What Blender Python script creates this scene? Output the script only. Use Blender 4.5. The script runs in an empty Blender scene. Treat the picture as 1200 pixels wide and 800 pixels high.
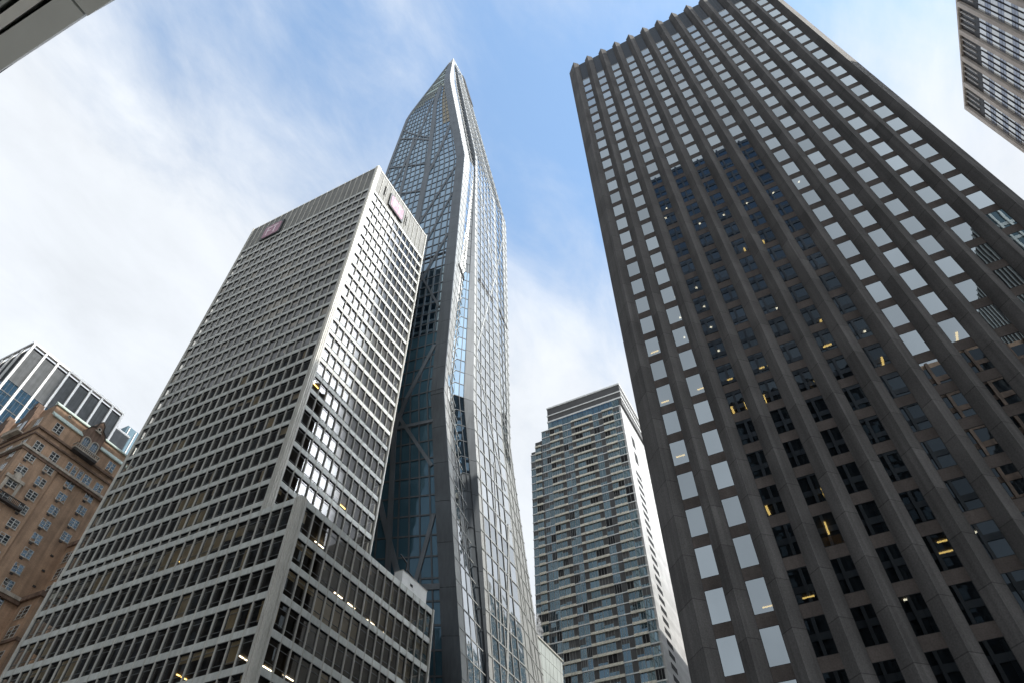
import bpy, math, random
from mathutils import Vector, Matrix
R = math.radians
random.seed(53)
scene = bpy.context.scene
COL = scene.collection
GROUND = -1.6                       # street level; the camera is at the origin, at eye height

# ------------------------------------------------------------------ camera
CAM_F, CAM_PITCH, CAM_ROLL, CAM_YAW = 795.4, 50.0155, -0.30146, 26.7255
a_, e_, r_ = R(CAM_YAW), R(CAM_PITCH), R(CAM_ROLL)
FW = Vector((math.cos(e_)*math.cos(a_), math.cos(e_)*math.sin(a_), math.sin(e_)))
RT0 = Vector((math.sin(a_), -math.cos(a_), 0)); UP0 = RT0.cross(FW)
RT = math.cos(r_)*RT0 + math.sin(r_)*UP0; UP = -math.sin(r_)*RT0 + math.cos(r_)*UP0
cd = bpy.data.cameras.new('camera'); cam = bpy.data.objects.new('camera', cd); COL.objects.link(cam)
cd.sensor_fit = 'HORIZONTAL'; cd.sensor_width = 36; cd.lens = CAM_F/1200*36
cd.clip_start = 0.05; cd.clip_end = 6000
cam.matrix_world = Matrix(((RT.x, UP.x, -FW.x, 0), (RT.y, UP.y, -FW.y, 0), (RT.z, UP.z, -FW.z, 0), (0, 0, 0, 1)))
scene.camera = cam

def project(p):
    w = p.dot(FW)
    if w <= .1: return None
    return (600 + CAM_F*p.dot(RT)/w, 400 - CAM_F*p.dot(UP)/w)

# ------------------------------------------------------------------ materials
def new_mat(name):
    m = bpy.data.materials.new(name); m.use_nodes = True
    nt = m.node_tree; nt.nodes.clear()
    return m, nt, nt.nodes.new('ShaderNodeOutputMaterial')

def N(nt, t, **kw):
    n = nt.nodes.new(t)
    for k, v in kw.items():
        if k in n.inputs.keys(): n.inputs[k].default_value = v
        else: setattr(n, k, v)
    return n

def solid(name, col, rough=.6, metal=0., var=.12, scale=.6, streak=0., fine=0., bump=0., spec=.4, joints=None):
    """painted / stone / metal surface: a base colour broken by large blotches, vertical rain streaks and fine grain"""
    m, nt, out = new_mat(name); L = nt.links
    b = N(nt, 'ShaderNodeBsdfPrincipled', Roughness=rough, Metallic=metal)
    b.inputs['Specular IOR Level'].default_value = spec
    tc = N(nt, 'ShaderNodeNewGeometry')
    n1 = N(nt, 'ShaderNodeTexNoise', Scale=scale, Detail=5.); L.new(tc.outputs['Position'], n1.inputs['Vector'])
    mr = N(nt, 'ShaderNodeMapRange'); mr.inputs['From Min'].default_value = .3; mr.inputs['From Max'].default_value = .7
    mr.inputs['To Min'].default_value = 1-var; mr.inputs['To Max'].default_value = 1+var
    L.new(n1.outputs['Fac'], mr.inputs['Value'])
    val = mr.outputs['Result']
    if streak:
        mp = N(nt, 'ShaderNodeMapping'); mp.inputs['Scale'].default_value = (1.6, 1.6, .05)
        L.new(tc.outputs['Position'], mp.inputs['Vector'])
        n2 = N(nt, 'ShaderNodeTexNoise', Scale=1.3, Detail=6.); L.new(mp.outputs['Vector'], n2.inputs['Vector'])
        m2 = N(nt, 'ShaderNodeMapRange'); m2.inputs['From Min'].default_value = .3; m2.inputs['From Max'].default_value = .7
        m2.inputs['To Min'].default_value = 1-streak; m2.inputs['To Max'].default_value = 1+streak
        L.new(n2.outputs['Fac'], m2.inputs['Value'])
        mu = N(nt, 'ShaderNodeMath', operation='MULTIPLY'); L.new(val, mu.inputs[0]); L.new(m2.outputs['Result'], mu.inputs[1]); val = mu.outputs[0]
    if fine:
        n3 = N(nt, 'ShaderNodeTexNoise', Scale=9., Detail=3.); L.new(tc.outputs['Position'], n3.inputs['Vector'])
        m3 = N(nt, 'ShaderNodeMapRange'); m3.inputs['From Min'].default_value = .25; m3.inputs['From Max'].default_value = .75
        m3.inputs['To Min'].default_value = 1-fine; m3.inputs['To Max'].default_value = 1+fine
        L.new(n3.outputs['Fac'], m3.inputs['Value'])
        mu = N(nt, 'ShaderNodeMath', operation='MULTIPLY'); L.new(val, mu.inputs[0]); L.new(m3.outputs['Result'], mu.inputs[1]); val = mu.outputs[0]
    if joints:                                   # horizontal panel joints and panel-to-panel tone
        pitch, off, dark, tone = joints
        sx = N(nt, 'ShaderNodeSeparateXYZ'); L.new(tc.outputs['Position'], sx.inputs[0])
        ad = N(nt, 'ShaderNodeMath', operation='SUBTRACT'); L.new(sx.outputs['Z'], ad.inputs[0]); ad.inputs[1].default_value = off
        dv = N(nt, 'ShaderNodeMath', operation='DIVIDE'); L.new(ad.outputs[0], dv.inputs[0]); dv.inputs[1].default_value = pitch
        fl = N(nt, 'ShaderNodeMath', operation='FLOOR'); L.new(dv.outputs[0], fl.inputs[0])
        fr = N(nt, 'ShaderNodeMath', operation='FRACT'); L.new(dv.outputs[0], fr.inputs[0])
        lt = N(nt, 'ShaderNodeMath', operation='LESS_THAN'); L.new(fr.outputs[0], lt.inputs[0]); lt.inputs[1].default_value = .02
        sy = N(nt, 'ShaderNodeMath', operation='DIVIDE'); L.new(sx.outputs['Y'], sy.inputs[0]); sy.inputs[1].default_value = 1.55
        fy = N(nt, 'ShaderNodeMath', operation='FLOOR'); L.new(sy.outputs[0], fy.inputs[0])
        cb = N(nt, 'ShaderNodeCombineXYZ'); L.new(fl.outputs[0], cb.inputs[0]); L.new(fy.outputs[0], cb.inputs[1])
        wn = N(nt, 'ShaderNodeTexWhiteNoise'); L.new(cb.outputs[0], wn.inputs['Vector'])
        m4 = N(nt, 'ShaderNodeMapRange'); m4.inputs['To Min'].default_value = 1-tone; m4.inputs['To Max'].default_value = 1+tone
        L.new(wn.outputs['Value'], m4.inputs['Value'])
        m5 = N(nt, 'ShaderNodeMapRange'); m5.inputs['To Min'].default_value = 1.; m5.inputs['To Max'].default_value = 1-dark
        L.new(lt.outputs[0], m5.inputs['Value'])
        for o_ in (m4.outputs['Result'], m5.outputs['Result']):
            mu = N(nt, 'ShaderNodeMath', operation='MULTIPLY'); L.new(val, mu.inputs[0]); L.new(o_, mu.inputs[1]); val = mu.outputs[0]
    sc = N(nt, 'ShaderNodeVectorMath', operation='SCALE'); sc.inputs[0].default_value = col
    L.new(val, sc.inputs['Scale']); L.new(sc.outputs['Vector'], b.inputs['Base Color'])
    if bump:
        bp = N(nt, 'ShaderNodeBump', Strength=bump, Distance=.05); L.new(n1.outputs['Fac'], bp.inputs['Height']); L.new(bp.outputs['Normal'], b.inputs['Normal'])
    L.new(b.outputs[0], out.inputs['Surface'])
    return m

def brick(name, c1, c2, mortar):
    m, nt, out = new_mat(name); L = nt.links
    g = N(nt, 'ShaderNodeNewGeometry'); s = N(nt, 'ShaderNodeSeparateXYZ'); L.new(g.outputs['Position'], s.inputs[0])
    ad = N(nt, 'ShaderNodeMath', operation='ADD'); L.new(s.outputs['X'], ad.inputs[0]); L.new(s.outputs['Y'], ad.inputs[1])
    cb = N(nt, 'ShaderNodeCombineXYZ'); L.new(ad.outputs[0], cb.inputs[0]); L.new(s.outputs['Z'], cb.inputs[1])
    bt = N(nt, 'ShaderNodeTexBrick', Scale=4.); bt.inputs['Color1'].default_value = (*c1, 1); bt.inputs['Color2'].default_value = (*c2, 1); bt.inputs['Mortar'].default_value = (*mortar, 1)
    bt.inputs['Mortar Size'].default_value = .012; bt.inputs['Brick Width'].default_value = .9; bt.inputs['Row Height'].default_value = .3
    L.new(cb.outputs[0], bt.inputs['Vector'])
    n1 = N(nt, 'ShaderNodeTexNoise', Scale=.35, Detail=7.); L.new(g.outputs['Position'], n1.inputs['Vector'])
    mp = N(nt, 'ShaderNodeMapping'); mp.inputs['Scale'].default_value = (1.2, 1.2, .08); L.new(g.outputs['Position'], mp.inputs['Vector'])
    n2 = N(nt, 'ShaderNodeTexNoise', Scale=1., Detail=5.); L.new(mp.outputs[0], n2.inputs['Vector'])
    mu = N(nt, 'ShaderNodeMath', operation='ADD'); L.new(n1.outputs['Fac'], mu.inputs[0]); L.new(n2.outputs['Fac'], mu.inputs[1])
    mr = N(nt, 'ShaderNodeMapRange'); mr.inputs['From Min'].default_value = .7; mr.inputs['From Max'].default_value = 1.3
    mr.inputs['To Min'].default_value = .62; mr.inputs['To Max'].default_value = 1.25; L.new(mu.outputs[0], mr.inputs['Value'])
    sc = N(nt, 'ShaderNodeVectorMath', operation='SCALE'); L.new(bt.outputs['Color'], sc.inputs[0]); L.new(mr.outputs['Result'], sc.inputs['Scale'])
    b = N(nt, 'ShaderNodeBsdfPrincipled', Roughness=.85); L.new(sc.outputs[0], b.inputs['Base Color']); L.new(b.outputs[0], out.inputs['Surface'])
    return m

def glass(name, refl=(1, 1, 1), base=.3, through=(.35, .36, .36), wave=.0, wscale=.35, rough=0., back=None, power=1.):
    """coated pane: mirror share grows with grazing angle; the rest is tinted see-through, or a dark backing"""
    m, nt, out = new_mat(name); L = nt.links
    gl = N(nt, 'ShaderNodeBsdfGlossy', Roughness=rough); gl.inputs['Color'].default_value = (*refl, 1)
    oi = N(nt, 'ShaderNodeObjectInfo'); gi = N(nt, 'ShaderNodeNewGeometry')          # no two panes mirror alike
    ad = N(nt, 'ShaderNodeMath', operation='ADD'); L.new(oi.outputs['Random'], ad.inputs[0]); L.new(gi.outputs['Random Per Island'], ad.inputs[1])
    fr_ = N(nt, 'ShaderNodeMath', operation='FRACT'); L.new(ad.outputs[0], fr_.inputs[0])
    vr_ = N(nt, 'ShaderNodeMapRange'); vr_.inputs['To Min'].default_value = .8; vr_.inputs['To Max'].default_value = 1.02; L.new(fr_.outputs[0], vr_.inputs['Value'])
    vs_ = N(nt, 'ShaderNodeVectorMath', operation='SCALE'); vs_.inputs[0].default_value = refl; L.new(vr_.outputs['Result'], vs_.inputs['Scale']); L.new(vs_.outputs['Vector'], gl.inputs['Color'])
    if back: t = N(nt, 'ShaderNodeBsdfDiffuse'); t.inputs['Color'].default_value = (*back, 1)
    else: t = N(nt, 'ShaderNodeBsdfTransparent'); t.inputs['Color'].default_value = (*through, 1)
    fr = N(nt, 'ShaderNodeFresnel', IOR=1.45)
    mr = N(nt, 'ShaderNodeMapRange'); mr.inputs['To Min'].default_value = base; mr.inputs['To Max'].default_value = 1.
    L.new(fr.outputs[0], mr.inputs['Value'])
    mx = N(nt, 'ShaderNodeMixShader'); L.new(mr.outputs['Result'], mx.inputs[0]); L.new(t.outputs[0], mx.inputs[1]); L.new(gl.outputs[0], mx.inputs[2])
    if wave:
        g = N(nt, 'ShaderNodeNewGeometry'); n = N(nt, 'ShaderNodeTexNoise', Scale=wscale, Detail=1.5); L.new(g.outputs['Position'], n.inputs['Vector'])
        bp = N(nt, 'ShaderNodeBump', Strength=wave, Distance=.1); L.new(n.outputs['Fac'], bp.inputs['Height']); L.new(bp.outputs['Normal'], gl.inputs['Normal'])
    L.new(mx.outputs[0], out.inputs['Surface'])
    return m

def emit(name, col, s):
    m, nt, out = new_mat(name); e = N(nt, 'ShaderNodeEmission', Strength=s); e.inputs['Color'].default_value = (*col, 1)
    nt.links.new(e.outputs[0], out.inputs['Surface']); return m

M = {}
M['granite'] = solid('granite', (.122, .118, .116), .8, spec=.2, var=.18, scale=.25, streak=.2, fine=.22, joints=(3.7, 22.8, .4, .15))
M['granite_panel'] = solid('granite_panel', (.125, .108, .1), .75, spec=.2, var=.2, scale=.5, fine=.2, streak=.1)
M['bronze_louvre'] = solid('bronze_louvre', (.03, .036, .042), .5, .3, var=.15)
M['dark_frame'] = solid('dark_frame', (.02, .021, .023), .45, .3)
M['aluminium'] = solid('aluminium', (.55, .54, .495), .42, .25, var=.08, scale=.4, streak=.12, fine=.05)
M['spandrel_metal'] = solid('spandrel_metal', (.55, .57, .54), .45, .2, var=.09, scale=.3, streak=.14, fine=.05)
M['window_metal'] = solid('window_metal', (.2, .205, .2), .45, .2, var=.1)
M['screen_metal'] = solid('screen_metal', (.2, .2, .185), .6, .1, var=.15, streak=.2)
M['interior'] = solid('interior', (.06, .05, .04), .9, var=.35, scale=.45)
M['ceiling'] = solid('ceiling', (.1, .088, .072), .9, var=.3, scale=.3)
M['blind'] = solid('blind', (.5, .43, .3), .9, var=.2, scale=.5)
M['grey_blind'] = solid('grey_blind', (.38, .4, .4), .9, var=.15, scale=.5)
M['granite_glass'] = glass('granite_glass', (.82, .92, .98), .46, (.16, .17, .17), wave=.012, wscale=.5)
M['office_glass'] = glass('office_glass', (.95, .95, .95), .08, (.74, .7, .62), wave=.004, wscale=.6)
M['blue_glass'] = glass('blue_glass', (.62, .82, 1.), .5, back=(.012, .03, .05), wave=.02, wscale=.5)
M['deep_blue_glass'] = glass('deep_blue_glass', (.5, .75, 1.), .04, back=(.07, .15, .2), wave=.02, wscale=.5)  # paler backing and weaker mirror imitate the light on the low west panes
M['silver_glass'] = glass('silver_glass', (.96, .98, .98), .82, back=(.015, .022, .028), wave=.03, wscale=.55)
M['wavy_glass'] = glass('wavy_glass', (.93, .96, .98), .6, back=(.015, .022, .028), wave=1., wscale=.3)
M['crown_glass'] = glass('crown_glass', (.8, .85, .75), .25, back=(.34, .36, .27), wave=.02)
M['crown_bronze'] = solid('crown_bronze', (.3, .26, .17), .4, .3, var=.15)
M['facet_metal'] = solid('facet_metal', (.4, .41, .4), .42, .2, var=.08, scale=.3, streak=.08)
M['facet_shaded'] = solid('facet_shaded', (.12, .138, .155), .45, .2, var=.12, scale=.2, streak=.12)  # same metal as the sunlit bars, its colour darkened for the shaded west side
M['facet_mid'] = solid('facet_mid', (.19, .215, .24), .45, .2, var=.12, scale=.2, streak=.1)  # same metal again, less darkened, for the low west braces
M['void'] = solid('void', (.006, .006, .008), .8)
M['flat_glass'] = glass('flat_glass', (.64, .88, 1.), .16, back=(.02, .034, .042), wave=.03, wscale=.4)
M['black_glass'] = glass('black_glass', (.8, .9, 1.), .06, back=(.012, .014, .016), wave=.02, wscale=.4)
M['cream'] = solid('cream', (.84, .8, .68), .7, var=.12, scale=.6, streak=.1)
M['slab_white'] = solid('slab_white', (.82, .83, .81), .6, var=.1)
M['taupe'] = solid('taupe', (.085, .085, .085), .7, var=.15, streak=.1)
M['penthouse'] = solid('penthouse', (.1, .1, .1), .7, var=.1)
M['flank_white'] = solid('flank_white', (.56, .56, .555), .75, var=.1, scale=.3, fine=.12, joints=(1.55, 0, .35, .1))
M['brick'] = brick('brick', (.5, .325, .21), (.4, .26, .17), (.42, .35, .28))
M['limestone'] = solid('limestone', (.5, .45, .38), .85, var=.2, scale=.8, streak=.2, fine=.15)
M['brownstone'] = solid('brownstone', (.2, .135, .1), .85, var=.25, scale=.8, streak=.25, fine=.15)
M['dark_stone'] = solid('dark_stone', (.07, .062, .058), .85, var=.25, scale=.8)
M['copper'] = solid('copper', (.56, .66, .6), .7, var=.12, scale=1.2, streak=.15)
M['hotel_glass'] = glass('hotel_glass', (.9, .95, 1.), .26, back=(.03, .034, .036), wave=.04, wscale=1.2)
M['sash_white'] = solid('sash_white', (.6, .6, .57), .6, var=.1)
M['fin_white'] = solid('fin_white', (.8, .8, .79), .5, var=.05)
M['fin_glass'] = glass('fin_glass', (.55, .78, .95), .3, back=(.01, .022, .034), wave=.06, wscale=.25)
M['louvre_grey'] = solid('louvre_grey', (.075, .082, .088), .6, .2, var=.2, streak=.25)
M['pale_glass'] = solid('pale_glass', (.5, .54, .52), .35, var=.07, scale=.2, streak=.08)
M['precast'] = solid('precast', (.8, .75, .69), .8, var=.12, scale=.5, streak=.12)
M['sky_glass'] = glass('sky_glass', (.92, .97, 1.), .35, back=(.85, .87, .86), wave=.02)
M['grey_glass'] = glass('grey_glass', (.6, .66, .78), .3, back=(.3, .33, .38), wave=.02)
M['canopy_metal'] = solid('canopy_metal', (.66, .69, .68), .5, .1, var=.05, scale=1.5)
M['canopy_steel'] = solid('canopy_steel', (.85, .86, .84), .4, .1, var=.06, scale=4, streak=.05)
M['asphalt'] = solid('asphalt', (.05, .05, .052), .9, var=.2, scale=.4, fine=.2)
M['concrete'] = solid('concrete', (.28, .275, .26), .9, var=.12, scale=.5, fine=.1)
M['paint'] = solid('paint', (.75, .75, .72), .7, var=.15, scale=2)
M['sign_dark'] = solid('sign_dark', (.03, .032, .036), .4, .1)
M['sign_pink'] = solid('sign_pink', (.42, .23, .3), .5, var=.08, scale=.7)
M['sign_white'] = solid('sign_white', (.85, .72, .76), .5, var=.04)
M['lamp'] = emit('lamp', (1., .66, .2), 3.2)
M['lamp_white'] = emit('lamp_white', (1., .88, .66), 4.)
M['warm_wall'] = solid('warm_wall', (.55, .4, .22), .9, var=.2)

# ------------------------------------------------------------------ mesh building
class MB:
    def __init__(s): s.v = []; s.f = []; s.m = []
    def quad(s, p, k=0):
        n = len(s.v); s.v += [tuple(q) for q in p]; s.f.append(tuple(range(n, n+len(p)))); s.m.append(k); return s
    def hexa(s, p, k=0):                                    # 8 corners: bottom ring 0-3, top ring 4-7
        n = len(s.v); s.v += [tuple(q) for q in p]
        for f in ((3, 2, 1, 0), (4, 5, 6, 7), (0, 1, 5, 4), (1, 2, 6, 5), (2, 3, 7, 6), (3, 0, 4, 7)):
            s.f.append(tuple(n+i for i in f)); s.m.append(k)
        return s
    def box(s, x0, x1, y0, y1, z0, z1, k=0):
        return s.hexa([(x0, y0, z0), (x1, y0, z0), (x1, y1, z0), (x0, y1, z0), (x0, y0, z1), (x1, y0, z1), (x1, y1, z1), (x0, y1, z1)], k)
    def bar(s, p, q, nrm, w, d, k=0):                       # flat bar from p to q lying on a surface: width w, standing d proud
        p = Vector(p); q = Vector(q); nrm = Vector(nrm).normalized()
        t = (q-p).normalized(); h = t.cross(nrm).normalized()*(w/2); o = nrm*d; i = nrm*-.06
        return s.hexa([p-h+i, p+h+i, q+h+i, q-h+i, p-h+o, p+h+o, q+h+o, q-h+o], k)
    def prism(s, poly, z0, z1, k=0):                        # plan polygon, counter-clockwise
        n = len(s.v); c = len(poly)
        s.v += [(x, y, z0) for x, y in poly] + [(x, y, z1) for x, y in poly]
        s.f.append(tuple(n+i for i in reversed(range(c)))); s.m.append(k)
        s.f.append(tuple(n+c+i for i in range(c))); s.m.append(k)
        for i in range(c):
            j = (i+1) % c; s.f.append((n+i, n+j, n+c+j, n+c+i)); s.m.append(k)
        return s
    def tube(s, p, q, r0, r1, k=0, c=10):
        p = Vector(p); q = Vector(q); t = (q-p).normalized(); a = t.orthogonal().normalized(); b = t.cross(a); n = len(s.v)
        for P, r in ((p, r0), (q, r1)):
            for i in range(c):
                an = 2*math.pi*i/c; s.v.append(tuple(P+a*math.cos(an)*r+b*math.sin(an)*r))
        for i in range(c):
            j = (i+1) % c; s.f.append((n+i, n+j, n+c+j, n+c+i)); s.m.append(k)
        s.f.append(tuple(n+i for i in reversed(range(c)))); s.m.append(k); s.f.append(tuple(n+c+i for i in range(c))); s.m.append(k)
        return s
    def build(s, name, mats, parent=None, kind=None):
        me = bpy.data.meshes.new(name); me.from_pydata(s.v, [], s.f)
        if not isinstance(mats, (list, tuple)): mats = [mats]
        for m in mats: me.materials.append(m)
        if len(mats) > 1: me.polygons.foreach_set('material_index', s.m)
        me.update()
        o = bpy.data.objects.new(name, me); COL.objects.link(o)
        if parent is not None:
            o.parent = parent
            if parent.type == 'EMPTY': o.location = -parent.location
        if kind: o['kind'] = kind
        return o

def thing(name, label, cat, loc, group=None):
    o = bpy.data.objects.new(name, None); COL.objects.link(o); o.location = loc; o.empty_display_size = 2
    o['label'] = label; o['category'] = cat
    if group: o['group'] = group
    return o
def structure(o): o['kind'] = 'structure'; return o

# ------------------------------------------------------------------ facade tools
class Face:
    """a vertical wall plane: origin (x, y), direction along it, outward normal"""
    def __init__(s, x, y, ux, uy, nx, ny): s.o = Vector((x, y, 0)); s.u = Vector((ux, uy, 0)); s.n = Vector((nx, ny, 0))
    def p(s, u, z, d=0.): return s.o + s.u*u + s.n*d + Vector((0, 0, z))
    def block(s, mb, u0, u1, z0, z1, d0, d1, k=0):
        P = s.p
        return mb.hexa([P(u0, z0, d0), P(u1, z0, d0), P(u1, z0, d1), P(u0, z0, d1), P(u0, z1, d0), P(u1, z1, d0), P(u1, z1, d1), P(u0, z1, d1)], k)

def shows(f, u0, u1, z0, z1):
    c = f.p((u0+u1)/2, (z0+z1)/2)
    if c.dot(f.n) >= 0: return 0.
    q = [project(f.p(u, z)) for u, z in ((u0, z0), (u1, z0), (u1, z1), (u0, z1))]
    if None in q: return 0.
    cx = sum(a[0] for a in q)/4; cy = sum(a[1] for a in q)/4
    if not (0 < cx < 1200 and 0 < cy < 800): return 0.
    return abs(sum(q[i][0]*q[(i+1) % 4][1]-q[(i+1) % 4][0]*q[i][1] for i in range(4)))/2

def window_mesh(fb, pb, f, u0, u1, z0, z1, st):
    """frame bars into fb, panes into pb; st: style"""
    b = st.get('bar', .06); d0 = st.get('d0', 0.); d1 = st.get('d1', .06); fr = st.get('fk', 0)
    f.block(fb, u0, u1, z0, z0+b, d0, d1, fr); f.block(fb, u0, u1, z1-b, z1, d0, d1, fr)
    f.block(fb, u0, u0+b, z0+b, z1-b, d0, d1, fr); f.block(fb, u1-b, u1, z0+b, z1-b, d0, d1, fr)
    for t in st.get('rails', ()):
        zz = z0+(z1-z0)*t; f.block(fb, u0+b, u1-b, zz-b*.5, zz+b*.5, d0, d1-.004, fr)
    for t in st.get('stiles', ()):
        uu = u0+(u1-u0)*t; w = st.get('stile_w', b); f.block(fb, uu-w*.5, uu+w*.5, z0+b, z1-b, d0, d1+.01, fr)
    tl = st.get('tilt', .0015)
    cu = [0, *st.get('psplit', ()), 1]; cz = [0, *st.get('zsplit', ()), 1]
    for i in range(len(cu)-1):
        for j in range(len(cz)-1):
            A, B = u0+(u1-u0)*cu[i], u0+(u1-u0)*cu[i+1]; C, D = z0+(z1-z0)*cz[j], z0+(z1-z0)*cz[j+1]
            ta = random.gauss(0, tl)*(B-A); tb = random.gauss(0, tl)*(D-C); g = d0+.02
            q = [f.p(A, C, g-ta-tb), f.p(B, C, g+ta-tb), f.p(B, D, g+ta+tb), f.p(A, D, g-ta+tb)]
            pb.quad(q if f.u.cross(Vector((0, 0, 1))).dot(f.n) > 0 else q[::-1], st.get('pk', 0))

def windows(root, specs, mframe, mpane, limit=100, name='window', sill=None):
    """specs: (face, u0, u1, z0, z1, style). The ones that show largest become parts with a pane each, the rest one part"""
    order = sorted(range(len(specs)), key=lambda i: -shows(*specs[i][:5]))
    top = set(order[:limit])
    rest_needed = len(specs) > limit
    fb = MB()
    for i, s in enumerate(specs):
        if i in top:
            a, b = MB(), MB(); window_mesh(a, b, *s)
            if sill: s[0].block(a, s[1]-.1, s[2]+.1, s[3]-.16, s[3], 0., .16, 1)
            o = a.build(name, [mframe, sill] if sill else mframe, root)
            b.build('pane', mpane, o)
        else:
            st = dict(s[5]); st['pk'] = 1; window_mesh(fb, fb, s[0], s[1], s[2], s[3], s[4], st)
    if rest_needed: fb.build(name, [mframe, mpane], root, 'stuff')

# ================================================================== ground
def slab(name, x0, x1, y0, y1, z, m):
    return structure(MB().quad([(x0, y0, z), (x1, y0, z), (x1, y1, z), (x0, y1, z)]).build(name, m))
slab('ground', -1500, 1500, -1500, 1500, GROUND-.15, M['concrete'])
slab('avenue_road', 8, 38, -900, 900, GROUND-.12, M['asphalt'])
for y0, y1 in ((-49, -33), (22, 46), (106, 122)): slab('side_street_road', 38, 420, y0, y1, GROUND-.116, M['asphalt'])
structure(MB().box(-8, 8, -900, 900, GROUND-.15, GROUND).build('west_pavement', M['concrete']))
for y0, y1 in ((-33, 22), (46, 106), (122, 300), (-300, -49)):
    structure(MB().box(38, 420, y0, y1, GROUND-.15, GROUND).build('east_pavement', M['concrete']))
pl = MB()
for x in (15.5, 23, 30.5):
    for y in range(-120, 240, 9): pl.quad([(x-.07, y, GROUND-.112), (x+.07, y, GROUND-.112), (x+.07, y+3, GROUND-.112), (x-.07, y+3, GROUND-.112)])
structure(pl.build('lane_markings', M['paint']))

# ================================================================== dark granite tower
GX, GX1, GY0, GY1 = 49.1, 104., -29.3, 11.05
GP = 3.1; GAP = [9.35-GP*k for k in range(13)]            # pier ridges
gt = thing('granite_tower', 'dark granite tower ribbed with V-shaped piers, tallest building at right', 'office tower', (75, -9, GROUND))
zt = 148.6
FLOORS = [-2.3+3.7*k for k in range(1, 39)]               # window bottoms
FLOORS = [20.9-3.7*5+3.7*k for k in range(0, 37)]
core = MB().prism([(GX+5.5, GY0+5.5), (GX1-1, GY0+5.5), (GX1-1, GY1-5.5), (GX+5.5, GY1-5.5)], GROUND, 147.6)
core.build('core_wall', M['interior'], gt)
slabs = MB()
for z in FLOORS:
    slabs.box(GX+.25, GX1-.6, GY0+1., GY1-1., z+2.72, z+2.86, 0)
slabs.build('ceiling', M['ceiling'], gt)
# piers, west face
for k, y in enumerate(GAP):
    mb = MB()
    if k == 0: poly = [(48.33, y), (GX+.35, y-.83), (GX+.35, y+.5), (49.2, 10.2)]; poly = [(48.33, y), (GX, y-.83), (GX+1.2, y-.83), (50.03, 11.05), (49.24, 10.21), (49.17, 10.21)]
    elif k == 12: poly = [(48.33, y), (49.15, y-.81), (49.23, y-.81), (50.0, y-1.58), (50.0, y-.3), (GX, y+.83)]
    else: poly = [(48.33, y), (GX, y-.83), (GX+.4, y-.83), (GX+.4, y+.83), (GX, y+.83)]
    mb.prism(poly[:] if k else poly, GROUND, zt)
    mb.build('pier', M['granite'], gt)
npiers = 17
for k in range(npiers):                                    # north face
    x = 50.03 + GP*k
    if x > GX1-1: break
    mb = MB().prism([(x-.83, 10.2), (x+.83, 10.2), (x, GY1)] if k else [(x, GY1), (x-.3, 10.1), (x+.83, 10.2)], GROUND, zt)
    mb.build('pier', M['granite'], gt)
WF = Face(GX, 0, 0, -1, -1, 0)                             # u runs south; u = -y
NF = Face(0, 10.2, 1, 0, 0, 1)
specs = []; sp = MB(); spl = []
stG = dict(bar=.03, d0=-.07, d1=-.03, tilt=.0011)
for k in range(12):
    c = -(GAP[k]-GP/2); u0, u1 = c-.72, c+.72
    for z in FLOORS: specs.append((WF, u0, u1, z, z+2.7, stG))
    for i, z in enumerate(FLOORS):
        spl.append((shows(WF, u0, u1, z-1, z), u0, u1, z))
    lb = MB(); WF.block(lb, u0-.03, u1+.03, FLOORS[-1]+2.75, FLOORS[-1]+3.0, -.35, -.06)
    lb.build('lintel', M['aluminium'], gt)
    lv = MB()
    WF.block(lv, u0-.03, u1+.03, FLOORS[-1]+3.1, zt-.15, -.5, -.2)
    for q in range(1, 3): WF.block(lv, u0+q*.467-.02, u0+q*.467+.02, FLOORS[-1]+3.1, zt-.2, -.2, -.15)
    lv.build('louvre', M['bronze_louvre'], gt)
for k in range(npiers-1):
    x = 50.03+GP*(k+.5)
    if x > GX1-2: break
    for z in FLOORS: specs.append((NF, x-.7, x+.7, z, z+2.7, stG))
    for z in FLOORS: NF.block(sp, x-.73, x+.73, z-1., z, -.35, -.02)
    NF.block(sp, x-.73, x+.73, FLOORS[-1]+2.7, zt-.9, -.5, -.03)
spl.sort(reverse=True)
for i, (a, u0, u1, z) in enumerate(spl):
    mb = MB() if i < 100 else sp
    WF.block(mb, u0-.03, u1+.03, z-1.0, z, -.35, -.035+random.uniform(-.004, .004))
    if i < 100: mb.build('spandrel', M['granite_panel'], gt)
sp.build('spandrel', M['granite_panel'], gt, 'stuff')
windows(gt, specs, M['dark_frame'], M['granite_glass'])
wl = MB(); wl.box(50.02, GX1, GY0-.1, GY0+.8, GROUND, zt-.3); wl.box(GX1-.8, GX1, GY0+.8, GY1-.9, GROUND, zt-.3)
wl.box(GX+.6, GX1-.8, GY0+.8, 10.1, 147.3, 147.9)
wl.build('wall', M['granite_panel'], gt)
# inside: party walls, blinds, lamps
pw = MB()
for k in (1, 3, 6, 8, 10): pw.box(GX+.35, GX+5.4, GAP[k]-.06, GAP[k]+.06, 0, 147)
pw.build('partition', M['interior'], gt)
rb = random.Random(4)
bl = MB(); gb = MB()
for k in range(12):
    c = -(GAP[k]-GP/2)
    for z in FLOORS:
        r = rb.random()
        if r < .10: h = rb.choice((.5, .9, 2.6)); WF.block(gb, c-.68, c+.68, z+2.68-h, z+2.68, -.34, -.31)
        elif r < .3: WF.block(gb, c+.42, c+.68, z+.05, z+2.65, -.4, -.3)
gb.build('blind', M['grey_blind'], gt, 'stuff')

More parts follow.
